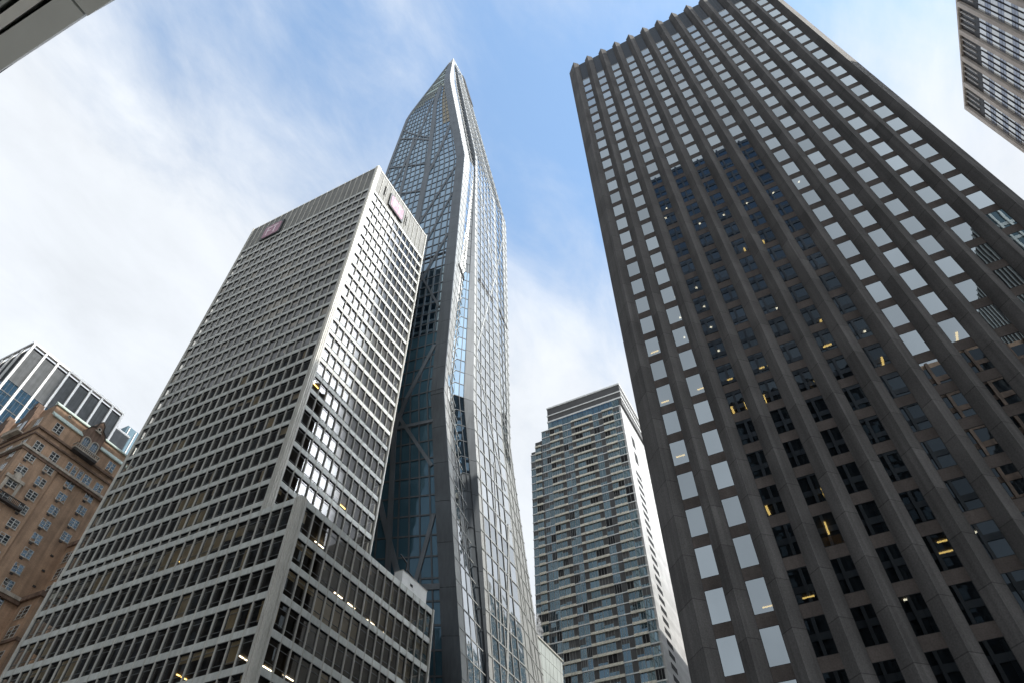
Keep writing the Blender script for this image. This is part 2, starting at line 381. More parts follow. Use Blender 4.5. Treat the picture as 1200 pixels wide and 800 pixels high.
def ceiling_lamp(root, X, px, py, floors, top, length, along, mat, size=.09):
    """fitting on the ceiling of the room seen through the window at this spot"""
    d = FW + RT*((px-600)/CAM_F) - UP*((py-400)/CAM_F); t = X/d.x; z = (d*t).z
    zf = [f for f in floors if f-.2 <= z <= f+top]
    if not zf: return
    zc = zf[-1]+top-.02; q = d*(zc/d.z)
    if q.x < X+.4: q.x = X+.45
    if q.x > X+5: q.x = X+4.8
    m = MB()
    if along == 'x': m.box(q.x-.1, q.x+length, q.y-size, q.y+size, zc-.1, zc-.04)
    else: m.box(q.x-size, q.x+size, q.y-length/2, q.y+length/2, zc-.1, zc-.04)
    m.build('ceiling_light', mat, root)
for px, py in ((872, 291), (894, 282), (961.5, 375), (1033, 418), (1120.5, 389.6), (857, 476), (873, 470.7), (894.4, 462.5), (952, 445), (962, 571), (897.5, 592)):
    ceiling_lamp(gt, GX, px, py, FLOORS, 2.72, 1.3, 'x', M['lamp'], .1)
for px, py in ((971, 403), (767, 411.5), (779, 469.6), (822, 454), (797.6, 533), (857, 442.6), (895, 429), (970, 404), (947, 698), (1105.7, 632), (1108, 645), (900, 709)):
    ceiling_lamp(gt, GX, px, py, FLOORS, 2.72, .9, 'y', M['lamp'], .07)
for px, py in ((781, 244), (795, 262), (816, 337), (825, 359), (833, 383), (842, 410), (792, 348), (797, 372), (802, 395), (820, 262), (848, 252), (910, 361), (875, 238), (906, 226), (936, 213), (1013, 388), (780, 255), (1060, 700), (1142, 622)):
    ceiling_lamp(gt, GX, px, py, FLOORS, 2.72, .22, 'y', M['lamp_white'], .1)
# the one lit room
k = 5
for kk in range(12):
    c = -(GAP[kk]-GP/2)
    for z in FLOORS:
        q = project(WF.p(c, z+1.3))
        if q and abs(q[0]-968) < 14 and abs(q[1]-618) < 16:
            m = MB(); WF.block(m, c-1.2, c+1.2, z-.1, z+2.6, -3.2, -3.1); m.build('room_wall', M['warm_wall'], gt)
            m = MB(); WF.block(m, c-.07, c+.07, z+2.56, z+2.64, -2.8, -1.); m.build('ceiling_light', M['lamp'], gt)

# ================================================================== pale grid office block with podium
OX, OY = 52.4, 63.4; OX1 = 75.0; OY1 = 103.3; OTOP = 158.2
PX, PY = 51.2, 56.06; PX1 = 83.6; PY1 = 101.6; PTOP = 54.1
ob = thing('office_block', 'pale metal-gridded office block stepped up from a lower podium, at left', 'office tower', (64, 82, GROUND))
MB().prism([(OX+5, OY+5), (OX1-5, OY+5), (OX1-5, OY1-5), (OX+5, OY1-5)], 50, 157.5).build('core_wall', M['interior'], ob)
MB().prism([(PX+6, PY+6), (PX1-6, PY+6), (PX1-6, PY1-1), (PX+6, PY1-1)], GROUND, 52).build('core_wall', M['interior'], ob)
OF = 3.757; NB = 25
OB = [146.35-2.92-OF*k for k in range(NB)]                # tower window bottoms
PF = 4.15
PB = [49.5-PF*k for k in range(12)]
W1 = Face(OX, OY, 0, 1, -1, 0); S1 = Face(OX, OY, 1, 0, 0, -1); E1 = Face(OX1, OY, 0, 1, 1, 0); N1 = Face(OX, OY1, 1, 0, 0, 1)
W2 = Face(PX, PY, 0, 1, -1, 0); S2 = Face(PX, PY, 1, 0, 0, -1); E2 = Face(PX1, PY, 0, 1, 1, 0)
LW1, LS1, LW2, LS2 = OY1-OY, OX1-OX, PY1-PY, PX1-PX
cb = MB()
for z in OB: cb.box(OX+.3, OX1-.3, OY+.3, OY1-.3, z+2.94, z+3.05)
for z in PB: cb.box(PX+.3, PX1-.3, PY+.3, PY1-.3, z+3.66, z+3.76) if z == PB[0] else cb.box(PX+.3, PX1-.3, PY+.3, PY1-.3, z+3.31, z+3.42)
cb.build('ceiling', M['ceiling'], ob)
# columns at corners, grooved
def corner_col(x, y, sx, sy, w, d, z0, z1):
    m = MB(); xs = sorted((x, x+sx*w)); ys = sorted((y, y+sy*d)); m.box(xs[0], xs[1], ys[0], ys[1], z0, z1)
    for t in (.28, .62):
        yy = y+sy*d*t; xx = x+sx*w*t
        a = sorted((x-sx*.09, x)); b = sorted((yy, yy+sy*.12)); m.box(a[0], a[1], b[0], b[1], z0+.01, z1-.01)
        a = sorted((xx, xx+sx*.12)); b = sorted((y-sy*.09, y)); m.box(a[0], a[1], b[0], b[1], z0+.01, z1-.01)
    m.build('corner_column', M['aluminium'], ob)
corner_col(OX-.14, OY-.14, 1, 1, 1.15, .95, 53, OTOP); corner_col(OX1+.14, OY-.14, -1, 1, .45, .45, 53, OTOP)
corner_col(OX-.14, OY1+.14, 1, -1, .5, .45, 53, OTOP); corner_col(OX1+.14, OY1+.14, -1, -1, .5, .5, 53, OTOP)
corner_col(PX-.14, PY-.14, 1, 1, 1.25, 1.05, GROUND, PTOP+.05); corner_col(PX1+.14, PY-.14, -1, 1, .45, .45, GROUND, PTOP+.05)
corner_col(PX-.14, PY1+.14, 1, -1, .45, .45, GROUND, PTOP+.05)
# spandrel bands, one per floor
def band(faces, z0, z1, name='spandrel', m='spandrel_metal', d=.06):
    mb = MB()
    for f, u0, u1 in faces: f.block(mb, u0, u1, z0, z1, -.25, d)
    mb.build(name, M[m], ob)
TF = [(W1, .75, LW1-.3), (S1, .95, LS1-.3), (E1, .4, LW1-.4), (N1, .4, LS1-.4)]
PFc = [(W2, .85, LW2-.3), (S2, 1.05, LS2-.3), (E2, .4, LW2)]
for z in OB: band(TF, z-.835, z)
band(TF, 146.352, 147.25)
for z in PB: band(PFc, z-.85, z)
band(PFc, 53.2, PTOP, 'parapet')
band(TF, OTOP-.55, OTOP-.1, 'parapet', 'aluminium', .05)
# mullions
nb1, nb2, nb3, nb4 = 21, 12, 24, 17
def mull_positions(u0, u1, n): return [u0+(u1-u0)*i/n for i in range(n+1)]
UW1 = mull_positions(.8, LW1-.3, nb1); US1 = mull_positions(1., LS1-.3, nb2); UW2 = mull_positions(.95, LW2-.3, nb3); US2 = mull_positions(1.1, LS2-.3, nb4)
for f, us, z0, z1 in ((W1, UW1, 54, OTOP-.1), (S1, US1, 54, OTOP-.1), (W2, UW2, GROUND, PTOP-.02), (S2, US2, GROUND, PTOP-.02)):
    for u in us:
        mb = MB(); f.block(mb, u-.06, u+.06, z0, z1, -.06, .1); f.block(mb, u-.025, u+.025, z0, z1-.01, .1, .13)
        mb.build('mullion', M['aluminium'], ob)
em = MB()
for f, us in ((E1, UW1), (N1, US1)):
    for u in us: f.block(em, u-.06, u+.06, 54, OTOP-.1, -.04, .17)
em.build('rear_mullion', M['aluminium'], ob, 'stuff')
specs = []
stT = dict(bar=.045, d0=-.16, d1=-.07, rails=(.13, .84), tilt=.001); stP = dict(bar=.05, d0=-.16, d1=-.07, rails=(.22, .78), tilt=.001)
for f, us, st in ((W1, UW1, stT), (S1, US1, stT), (E1, UW1, stT), (N1, US1, stT)):
    for i in range(len(us)-1):
        for z in OB: specs.append((f, us[i]+.055, us[i+1]-.055, z, z+2.92, st))
for f, us in ((W2, UW2), (S2, US2)):
    for i in range(len(us)-1):
        for j, z in enumerate(PB): specs.append((f, us[i]+.055, us[i+1]-.055, z, z+(3.7 if j == 0 else 3.3), stP))
windows(ob, specs, M['window_metal'], M['office_glass'])
rb = random.Random(11)
bl = MB()
for f, us, zs, hh, pr in ((W1, UW1, OB, 2.8, .30), (S1, US1, OB, 2.8, .12), (W2, UW2, PB, 3.25, .4), (S2, US2, PB, 3.25, .5)):
    for z in zs:
        run = 0
        for i in range(len(us)-1):
            if run <= 0:
                on = rb.random() < pr; run = rb.choice((1, 1, 2, 3)); h = rb.choice((hh, hh, hh*.78, hh*.5, hh*.3)); part = rb.random() < .4
            run -= 1
            if on:
                a, b = us[i]+.1, us[i+1]-.1
                if part: b = a+(b-a)*rb.uniform(.25, .6)
                f.block(bl, a, b, z+hh-h, z+hh, -.3, -.27)
bl.build('blind', M['blind'], ob, 'stuff')
# screen of the top storeys
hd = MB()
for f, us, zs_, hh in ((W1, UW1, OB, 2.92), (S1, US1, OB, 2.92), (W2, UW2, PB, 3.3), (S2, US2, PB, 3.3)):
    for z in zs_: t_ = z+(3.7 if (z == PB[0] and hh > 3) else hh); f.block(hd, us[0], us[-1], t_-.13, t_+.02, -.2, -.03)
hd.build('painted_head_shadow', M['void'], ob, 'stuff')  # black strips imitating the shadow at the head of each window row
sc = MB()
for f, L_ in ((W1, LW1), (S1, LS1), (E1, LW1), (N1, LS1)): f.block(sc, .4, L_-.3, 147.25, OTOP-.55, -.4, -.06)
sc.build('screen', M['screen_metal'], ob)
lv = MB()
for u0 in (4.0, 13.1):
    for q in range(9): S1.block(lv, u0, u0+.9, 150.2+q*.5, 150.45+q*.5, -.06, .02)
lv.build('louvre', M['void'], ob)
MB().box(OX+.3, OX1-.3, OY+.3, OY1-.3, 157.2, 157.6).build('roof', M['concrete'], ob)
MB().box(PX+.3, PX1-.3, PY+.3, PY1-.3, 53.3, 53.6).build('roof', M['concrete'], ob)
for px, py in ((287, 771), (314, 782.5), (338, 793), (374, 637), (396.5, 696.5), (411.5, 708.5), (434, 728), (447.5, 738.5)):
    d = FW + RT*((px-600)/CAM_F) - UP*((py-400)/CAM_F)
    face_x = px < 300
    t = PX/d.x if face_x else PY/d.y; z = (d*t).z
    zf = [f_ for f_ in PB if f_-.2 <= z <= f_+3.3]
    if zf:
        zc = zf[-1]+3.28; q = d*(zc/d.z); m = MB(); m.box(q.x-.9, q.x+.9, q.y-.07, q.y+.07, zc-.1, zc-.03); m.build('ceiling_light', M['lamp_white'], ob)
for px, py in ((213, 792), (213.5, 659), (371, 452), (402, 593)):
    d = FW + RT*((px-600)/CAM_F) - UP*((py-400)/CAM_F)
    X = PX if py > 600 else OX; fl = PB if py > 600 else OB; top = 3.28 if py > 600 else 2.83
    if px > 360: t = OY/d.y
    else: t = X/d.x
    z = (d*t).z; zf = [f_ for f_ in fl if f_-.2 <= z <= f_+top]
    if zf:
        zc = zf[-1]+top; q = d*(zc/d.z); m = MB(); m.box(q.x-.8, q.x+.8, q.y-.07, q.y+.07, zc-.1, zc-.03); m.build('ceiling_light', M['lamp'], ob)

# two signs near the top
def letters(root, f, u, z, w, h, mirror):
    """the letters F T as bars on the sign face"""
    mb = MB(); s = 1 if not mirror else -1
    def bar(a, b, c, d):
        uu = sorted((u+s*a*w, u+s*b*w)); f.block(mb, uu[0], uu[1], z+c*h, z+d*h, .5, .54)
    bar(.12, .2, .12, .88); bar(.2, .46, .76, .88); bar(.2, .4, .46, .57)            # F
    bar(.52, .9, .76, .88); bar(.67, .75, .12, .76)                                  # T
    mb.build('lettering', M['sign_white'], root)
def logo_sign(f, u0, u1, z0, z1, label, mirror):
    c = f.p((u0+u1)/2, z0, .25); r = thing('logo_sign', label, 'sign', c, 'logo signs on the pale office block')
    m = MB(); f.block(m, u0, u1, z0, z1, -.05, .42); m.build('box', M['sign_dark'], r)
    m = MB(); g = .07*(u1-u0); n = 6; cr = .9
    A, B, C, D = u0+g, u1-g, z0+g*.8, z1-g*.8
    ring = []
    for cx, cz, a0 in ((B-cr, D-cr, 0), (A+cr, D-cr, 90), (A+cr, C+cr, 180), (B-cr, C+cr, 270)):
        for i in range(n+1): ring.append((cx+cr*math.cos(R(a0+90*i/n)), cz+cr*math.sin(R(a0+90*i/n))))
    P = [f.p(a, b, .5) for a, b in ring]; Q = [f.p(a, b, .4) for a, b in ring]
    m.quad(P if not mirror else P[::-1])
    for i in range(len(P)): j = (i+1) % len(P); m.quad([P[i], P[j], Q[j], Q[i]])
    m.build('face', M['sign_pink'], r)
    letters(r, f, A+.5 if not mirror else B-.5, C+.3, (B-A-1), (D-C-.6), mirror)
logo_sign(W1, 27.8, 34.0, 147.4, 153.6, 'dark square sign with pink face at the far top corner of the long grid facade', True)
logo_sign(S1, 6.2, 12.2, 148.7, 154.3, 'square pink sign high on the short sunlit side of the pale grid block', False)

# podium roof: plant unit and davit
ru = thing('rooftop_unit', 'small white plant box on the roof edge of the pale podium', 'roof unit', (79, 57.6, 53.6))
MB().box(75.6, 82.6, 56.9, 58.4, 54.5, 57.0).build('casing', M['slab_white'], ru)
MB().box(75.55, 82.65, 56.85, 58.45, 57.0, 57.1).build('lid', M['aluminium'], ru)
MB().box(77.9, 78.6, 56.86, 56.9, 55.6, 56.).build('vent', M['void'], ru)
lg = MB()
for x in (76, 79, 82): lg.box(x-.1, x+.1, 57, 58.3, 53.6, 54.5)
lg.build('leg', M['aluminium'], ru)
dv = thing('roof_davit', 'thin dark davit arm standing behind the white roof box', 'hoist', (79.5, 59.2, 53.6))
MB().tube((79.5, 59.2, 53.6), (79.5, 59.2, 61.2), .16, .13).build('mast', M['dark_frame'], dv)
MB().tube((79.5, 59.2, 61.0), (78.0, 59.6, 61.9), .13, .09).tube((79.5, 59.2, 60.0), (82.4, 59.0, 59.1), .12, .08).build('jib', M['dark_frame'], dv)
MB().tube((79.6, 59.2, 58.2), (81.6, 59.1, 59.3), .06, .06).build('stay', M['aluminium'], dv)

# ================================================================== faceted glass tower
ft = thing('faceted_tower', 'slender faceted glass tower tapering to a sharp point, tallest of all', 'skyscraper', (100, 73, GROUND))
APEX = (80., 70.4, 330.6)
R1 = [(98.5, 57.4, -1.6), (95.5, 57.4, 49.1), (82.1, 57.4, 103.2), (80., 57.4, 212.), (78., 68.4, 295.), APEX]
R2 = [(110., 57.4, -1.6), (104.8, 57.4, 51.8), (94.3, 57.4, 108.), (86.4, 57.4, 224.5), (81.6, 69.6, 325.), APEX]
VL = [(109.6, 58., -1.6), (104.6, 57.9, 51.4), (90.2, 60.3, 111.), (86.9, 57.6, 215.), (82.8, 67.6, 300.), (81.4, 70., 325.), APEX]
ML = [(136., 57.5, -1.6), (119.7, 57.5, 57.2), (107.4, 57.5, 116.), (100.2, 57.6, 217.), (85.4, 69.7, 326.), APEX]
RL = [(152., 59.5, -1.6), (132.1, 59.5, 62.7), (117.2, 59.5, 114.), (113.8, 59.5, 220.), (95.6, 68.1, 307.1), (89.6, 69.9, 327.), APEX]
NE = [(150., 92., -1.6), (132., 92, 62), (117., 92, 113), (116., 92., 175), (113.4, 91., 220), (104., 86., 275), (89, 72.5, 328.), APEX]
LL = [(78., 90.5, -1.6), (78., 89.3, 228.), (78., 87., 273.), APEX]
RINGS = [LL, R1, VL, R2, ML, RL, NE]
def at(pl, z):
    if z <= pl[0][2]: return Vector(pl[0])
    for a, b in zip(pl, pl[1:]):
        if z <= b[2]: t = (z-a[2])/(b[2]-a[2]); return Vector(a).lerp(Vector(b), t)
    return Vector(pl[-1])
zs = sorted({round(p[2], 1) for r in RINGS for p in r} | {float(z) for z in range(2, 326, 4)})
core = MB(); rings = []
for z in zs[:-1]:
    ps = [at(r, z) for r in RINGS]; c = sum(ps, Vector())/len(ps); ring = []
    for p in ps: v = p-c; l = max(v.length, .01); ring.append(c+v*max(0., (l-.8)/l))
    rings.append(ring)
for a, b in zip(rings, rings[1:]):
    for i in range(len(RINGS)): j = (i+1) % len(RINGS); core.quad([a[i], a[j], b[j], b[i]])
core.quad(rings[-1])
core.build('core_wall', M['void'], ft)
FL = 3.85
tip = MB(); tz = (320., 323.5, 327., 330.)
tr_ = [[at(r, z) for r in RINGS] for z in tz]
for a, b in zip(tr_, tr_[1:]):
    for i in range(len(RINGS)): j = (i+1) % len(RINGS); tip.quad([a[i], a[j], b[j], b[i]])
for i in range(len(RINGS)): tip.quad([tr_[-1][i], tr_[-1][(i+1) % len(RINGS)], Vector(APEX)])
tip.build('tip', M['facet_metal'], ft)
def facet(name, A, B, cols, outward, mats, zlo=-1.6, zhi=326., row=FL, us=None, bars=(.22, .16), hbars=(.26, .12), tilt=.0035, paint=None, slots=(), skip=0, vskip=()):
    """curtain wall between two edges: panes, row and column bars. mats = (pane list, bar)"""
    us = us or [i/cols for i in range(cols+1)]
    nrow = int((zhi-zlo)/row); zz = [zlo+(zhi-zlo)*i/nrow for i in range(nrow+1)]
    P = lambda u, z: at(A, z).lerp(at(B, z), u)
    outv = Vector(outward)
    def nrm(u, z):
        e = 1.5; dz = P(u, z+e)-P(u, z-e); du = at(B, z)-at(A, z)
        if du.length < .05: return outv.normalized()
        n = du.cross(dz).normalized()
        return n if n.dot(outv) > 0 else -n
    panes = MB(); hb = MB(); vb = MB()
    for j in range(nrow):
        wid = (at(B, zz[j])-at(A, zz[j])).length
        step = 1 if wid/ (len(us)-1) > .9 else (2 if wid/(len(us)-1) > .55 else 8)
        idx = list(range(0, len(us)-1, step))+[len(us)-1]
        for i, i2 in zip(idx, idx[1:]):
            a, b = us[i], us[i2]; um = (a+b)/2; zm = (zz[j]+zz[j+1])/2
            n = nrm(um, zm); w = (P(b, zm)-P(a, zm)).length
            ta = random.gauss(0, tilt)*w/2; tb = random.gauss(0, tilt)*row/2
            k = paint(um, zm) if paint else 0
            panes.quad([P(a, zz[j])-n*(ta+tb), P(b, zz[j])+n*(ta-tb), P(b, zz[j+1])+n*(ta+tb), P(a, zz[j+1])+n*(tb-ta)], k)
            if j % 2 == 0 or step == 1:
                if i and i not in vskip: vb.bar(P(a, zz[j]), P(a, zz[j+1]), n, bars[0] if step == 1 else bars[0]*.8, bars[1])
        n = nrm(.5, zz[j])
        if wid > .4: hb.bar(P(0, zz[j]), P(1, zz[j]), n, hbars[0], hbars[1])
    panes.build(name, mats[0], ft)
    hb.build('transom', mats[1], ft, 'stuff'); vb.build('mullion', mats[1], ft, 'stuff')
    for (z, u0, u1, h) in slots:
        m = MB(); n = nrm((u0+u1)/2, z); m.bar(P(u0, z), P(u1, z), n, h, .13); m.build('vent_slot', M['void'], ft)
    return P, nrm
def braces(P, nrm, lst, m, d=.2, k=.95):
    for (u0, z0, u1, z1, w) in lst:
        mb = MB(); n = max(4, int(abs(z1-z0)/3), int(abs(u1-u0)*12))
        for i in range(n):
            t0, t1 = i/n, (i+1)/n
            a = P(u0+(u1-u0)*t0, z0+(z1-z0)*t0); b = P(u0+(u1-u0)*t1, z0+(z1-z0)*t1)
            mb.bar(a, b, nrm(u0+(u1-u0)*(t0+t1)/2, z0+(z1-z0)*(t0+t1)/2), w*k, d)
        mb.build('diagonal_brace', m, ft)
def edge_band(P, nrm, u0f, u1f, zlo, zhi, m, name, gap=.07, row=FL*2, d=.24):
    mb = MB(); n = int((zhi-zlo)/row)
    for i in range(n):
        za, zb = zlo+(zhi-zlo)*i/n+gap/2, zlo+(zhi-zlo)*(i+1)/n-gap/2
        q = [P(u0f(za), za), P(u1f(za), za), P(u1f(zb), zb), P(u0f(zb), zb)]; nn = nrm((u0f(za)+u1f(za))/2, (za+zb)/2)
        if (q[1]-q[0]).length < .1: continue
        mb.hexa([q[0]-nn*.1, q[1]-nn*.1, q[2]-nn*.1, q[3]-nn*.1, q[0]+nn*d, q[1]+nn*d, q[2]+nn*d, q[3]+nn*d])
    mb.build(name, m, ft)
def wpaint(u, z):
    if z > 274+20*u: return 1
    if z > 248 and u > .74: return 2
    return 3 if z < 122 else 0
Pw, Nw = facet('west_glazing', LL, R1, 17, (-1, 0, 0), ([M['blue_glass'], M['crown_glass'], M['crown_bronze'], M['deep_blue_glass']], M['facet_shaded']), zhi=325, paint=wpaint, bars=(.3, .18), hbars=(.34, .14),
               slots=((156., 0., .9, .9),), tilt=.0025)
braces(Pw, Nw, [(.53, -1.6, .56, 208, 1.7), (.56, 208, .64, 292, 1.9), (.25, 150, .30, 246, 1.1),
                (.9, 206, .05, 128, .75), (.9, 165, .2, 96, .75), (.55, 206, .9, 246, 1.1), (.56, 240, .02, 260, .55), (.3, 246, .02, 252, .7), (.3, 246, .56, 238, .9), (.02, 228, .55, 218, .7),
                (.05, 190, .56, 281, .8), (.56, 198, .08, 206, .7), (.56, 160, .9, 132, .6), (.9, 188, .3, 120, .6)], M['facet_shaded'], .26)
braces(Pw, Nw, [(.9, 118, .15, 48, 1.), (.1, 140, .92, 40, 1.2), (.2, 75, .92, 12, 1.1), (.1, 100, .55, 60, 1.), (.9, 76, .45, 22, .9), (.3, 122, .9, 86, .8), (.66, -1.6, .66, 150, 1.2), (.42, -1.6, .42, 130, .7), (.1, 63, .92, 63, 1.2), (.1, 96, .92, 96, .8)], M['facet_mid'], .34, .85)
w_band = lambda z: 1-min(.5, 3.0/max((at(R1, z)-at(LL, z)).length, .1))
edge_band(Pw, Nw, w_band, lambda z: 1.0, 0, 322, M['facet_shaded'], 'ridge_band')
edge_band(Pw, Nw, lambda z: 0., lambda z: min(.3, 1.0/max((at(R1, z)-at(LL, z)).length, .1)), 60, 325, M['facet_shaded'], 'edge_band')
silver = ([M['silver_glass'], M['facet_metal'], M['wavy_glass']], M['facet_metal'])
Pa, Na = facet('notch_glazing', R1, VL, 3, (-.2, -1, 0), silver, zhi=324, us=[0, .25, .5, .75, 1.], bars=(.2, .08), hbars=(.22, .08), slots=((152., .3, .95, 1.),), paint=lambda u, z: (1 if (u < .25 or (z > 110 and u < .5)) else 2 if z < 100 else 0))
Pb, Nb = facet('notch_side_glazing', VL, R2, 3, (-1, -.3, 0), ([M['blue_glass'], M['facet_shaded']], M['facet_shaded']), zhi=322, us=[0, .25, .5, 1.], bars=(.15, .1), hbars=(.2, .08),
               paint=lambda u, z: 1 if (u > .5 or z > 158 or z < 92) else 0)
edge_band(Pb, Nb, lambda z: .5, lambda z: 1., 0, 322, M['facet_shaded'], 'ridge_band', d=.15)
Pc, Nc = facet('south_glazing', R2, ML, 6, (0, -1, .1), silver, us=[0, .1, .28, .46, .64, .82, 1.], paint=lambda u, z: 1 if (u < .1 or u > .93) else 2 if z < 84 else 0, slots=((157.5, .18, .86, 1.3),))
braces(Pc, Nc, [(.1, 128, .95, 170, 1.), (.95, 170, .15, 212, .9), (.1, 128, .93, 96, .9), (.93, 52, .2, 20, 1.4), (.1, 30, .92, 88, 1.8), (.95, 215, .3, 262, .8), (.35, 60, .6, 100, .8)], M['facet_metal'], .1, .42)
Pd, Nd = facet('south_east_glazing', ML, RL, 4, (.3, -1, .1), silver, us=[0, .14, .4, .66, .86, 1.], paint=lambda u, z: 1 if (u < .14 or u > .62 or z < 108) else 0, slots=((159.5, .2, .85, 1.2),))  # metal in the low and right-hand panes stands in for bright glass reflections
braces(Pd, Nd, [(.1, 84, .85, 48, 1.3), (.1, 30, .86, 62, 1.2), (.9, 215, .1, 175, .8)], M['facet_metal'], .1, .45)
m = MB(); zz = [304+i*2.2 for i in range(11)]
for a, b in zip(zz, zz[1:]):
    ca, cb_ = .5, .5
    m.hexa([Pd(ca, a), Pd(1., a), Pd(1., b), Pd(cb_, b)] + [p_+Nd(.7, a)*.35 for p_ in (Pd(ca, a), Pd(1., a), Pd(1., b), Pd(cb_, b))])
m.build('louvre', M['void'], ft)
facet('east_glazing', RL, NE, 12, (1, 0, 0), ([M['silver_glass']], M['facet_metal']), row=FL*2, zhi=324, bars=(.12, .03), hbars=(.14, .03))
facet('north_glazing', NE, LL, 12, (0, 1, 0), ([M['blue_glass']], M['facet_metal']), row=FL*2, zhi=324)
m = MB(); m.bar(at(R1, 30), at(VL, 30), (-.2, -1, 0), 34, .16); m.build('entrance_recess', M['void'], ft)

# ================================================================== apartment tower
at_t = thing('apartment_tower', 'blue-glass apartment tower with cream balcony bands, between faceted and granite towers', 'apartment tower', (178, 58, GROUND))
AX = 167.; AY0, AY1 = 42.6, 76.9; AX1 = 197.
AW = Face(AX, 0, 0, 1, -1, 0)
body = MB(); body.box(AX+.3, AX1, AY0+.3, 69.8, GROUND, 166); body.box(AX+.3, AX1, 69.8, 72.4, GROUND, 165.8); body.box(AX+.3, AX1, 72.4, 75.2, GROUND, 162.2); body.box(AX+.3, AX1, 75.2, AY1-.1, GROUND, 158.3)
body.build('body_wall', M['taupe'], at_t)
ph = MB(); ph.box(AX+.15, AX1-1, 41.6, 69.8, 166.6, 176.2); ph.build('penthouse', M['penthouse'], at_t)
pb_ = MB(); pb_.box(AX-.05, AX1-.8, 41.4, 70., 176.2, 176.9); pb_.box(AX-.05, AX1-.8, 41.4, 70., 172.5, 173.); pb_.box(AX-.05, AX1-.8, 41.4, 70., 169.4, 170.1)
pb_.build('parapet', M['slab_white'], at_t)
gb_ = MB()
for i in range(14): gb_.quad([(AX+.1, 69.7-i*1.95, 166.3), (AX+.1, 69.7-(i+1)*1.95+.15, 166.3), (AX+.1, 69.7-(i+1)*1.95+.15, 169.4), (AX+.1, 69.7-i*1.95, 169.4)])
gb_.build('penthouse_glazing', M['flat_glass'], at_t)
AF = 3.09
AZ = [165.9-AF*k for k in range(54) if 165.9-AF*k > 0]
def top_y(z): return 69.8 if z > 166 else 72.4 if z > 162.4 else 75.2 if z > 158.6 else AY1
BAYS = [(75.1, 72.9), (69.2, 64.3), (60.9, 52.8), (49.1, 45.1)]
specs = []; rb = random.Random(8)
stA = dict(bar=.06, d0=.0, d1=.08, tilt=.006)
PIERS = [(73.0, 72.45), (65.6, 64.3), (60.95, 59.7), (54.2, 52.8), (50.6, 49.1)]
bandl = []
for z in AZ:
    ty = top_y(z)
    m = MB(); AW.block(m, AY0-.1, ty, z-.16, z+.16, -.1, .22)
    for q in range(int((ty-AY0)/1.1)): pass
    m.build('floor_band', M['slab_white'], at_t)
    for a, b in BAYS:
        if a <= ty: bandl.append((shows(AW, b, a, z-.36, z+.36), a, b, z))
bandl.sort(reverse=True); rest = MB()
for i, (ar, a, b, z) in enumerate(bandl):
    m = MB() if i < 100 else rest
    n = max(1, round((a-b)/1.3))
    for q in range(n): AW.block(m, b+(a-b)*q/n+.05, b+(a-b)*(q+1)/n-.05, z-.36, z+.36, .2, .42+.002*q)
    AW.block(m, b+.02, a-.02, z-.3, z+.3, -.1, .2)
    if i < 100: m.build('balcony_band', M['cream'], at_t)
rest.build('balcony_band', M['cream'], at_t, 'stuff')
edges = [AY0+.15, 45.1, 47.1, 49.1, 50.6, 52.8, 54.2, 56.9, 59.7, 60.95, 62.5, 64.3, 65.6, 67.4, 69.2, 70.8, 72.4, 73.0, 75.1, 76.85]
piers = {(49.1, 50.6), (52.8, 54.2), (59.7, 60.95), (64.3, 65.6), (72.4, 73.0)}
pm = MB()
for a, b in zip(edges, edges[1:]):
    if (a, b) in piers:
        zt_ = 162 if b > 72.4 else 165.7
        AW.block(pm, a, b, GROUND, zt_, -.2, .12); continue
    for z in AZ[1:]:
        if b <= top_y(z+3)+.1: specs.append((AW, a+.03, b-.03, z+.17, z+AF-.17, dict(stA, stiles=(.5,) if rb.random() < .6 else (.34, .67))))
pm.build('brown_pier', M['taupe'], at_t)
windows(at_t, specs, M['facet_metal'], M['flat_glass'])
rb = random.Random(21); bl = MB(); bl2 = MB()
for a, b in zip(edges, edges[1:]):
    if (a, b) in piers: continue
    for z in AZ[1:]:
        if b <= top_y(z+3)+.1:
            r = rb.random()
            if r < .22: AW.block(bl, a+.1, b-.1, z+AF-.25-rb.uniform(.4, 2.2), z+AF-.22, .022+.0, .05)
            elif r < .34: AW.block(bl2, a+.1, b-.1, z+.3, z+AF-.22, .022, .055)
bl.build('shade', M['penthouse'], at_t, 'stuff'); bl2.build('drawn_blind', M['void'], at_t, 'stuff')
fk = MB(); fk.box(AX+.1, AX1, AY0-.4, AY0+.3, GROUND, 166.4); fk.build('side_wall', M['flank_white'], at_t)
for i, z in enumerate([153.5, 146.5]+[140.-AF*k for k in range(34)]):
    m = MB(); m.box(172.4 if i > 1 else 174.4, 177.4, AY0-.46, AY0-.3, z, z+(4.5 if i < 2 else 1.5)); m.build('side_opening', M['void'], at_t)

# ================================================================== pale low block and steam
pb = thing('pale_block', 'low pale glass-clad block beside the foot of the faceted tower', 'building', (138, 74, GROUND))
m = MB(); m.box(126., 144.3, 60.2, 90., GROUND, 71.9); m.build('wall', M['pale_glass'], pb)
m = MB(); m.box(125.9, 144.5, 60.0, 90.2, 71.9, 72.3); m.build('coping', M['aluminium'], pb)
m = MB()
for z in range(0, 72, 3): m.box(126.1, 144.34, 60.17, 60.2, z, z+.07)
for x in range(127, 145, 2): m.box(x, x+.05, 60.165, 60.2, 0, 71.8)
m.build('panel_joint', M['facet_metal'], pb)

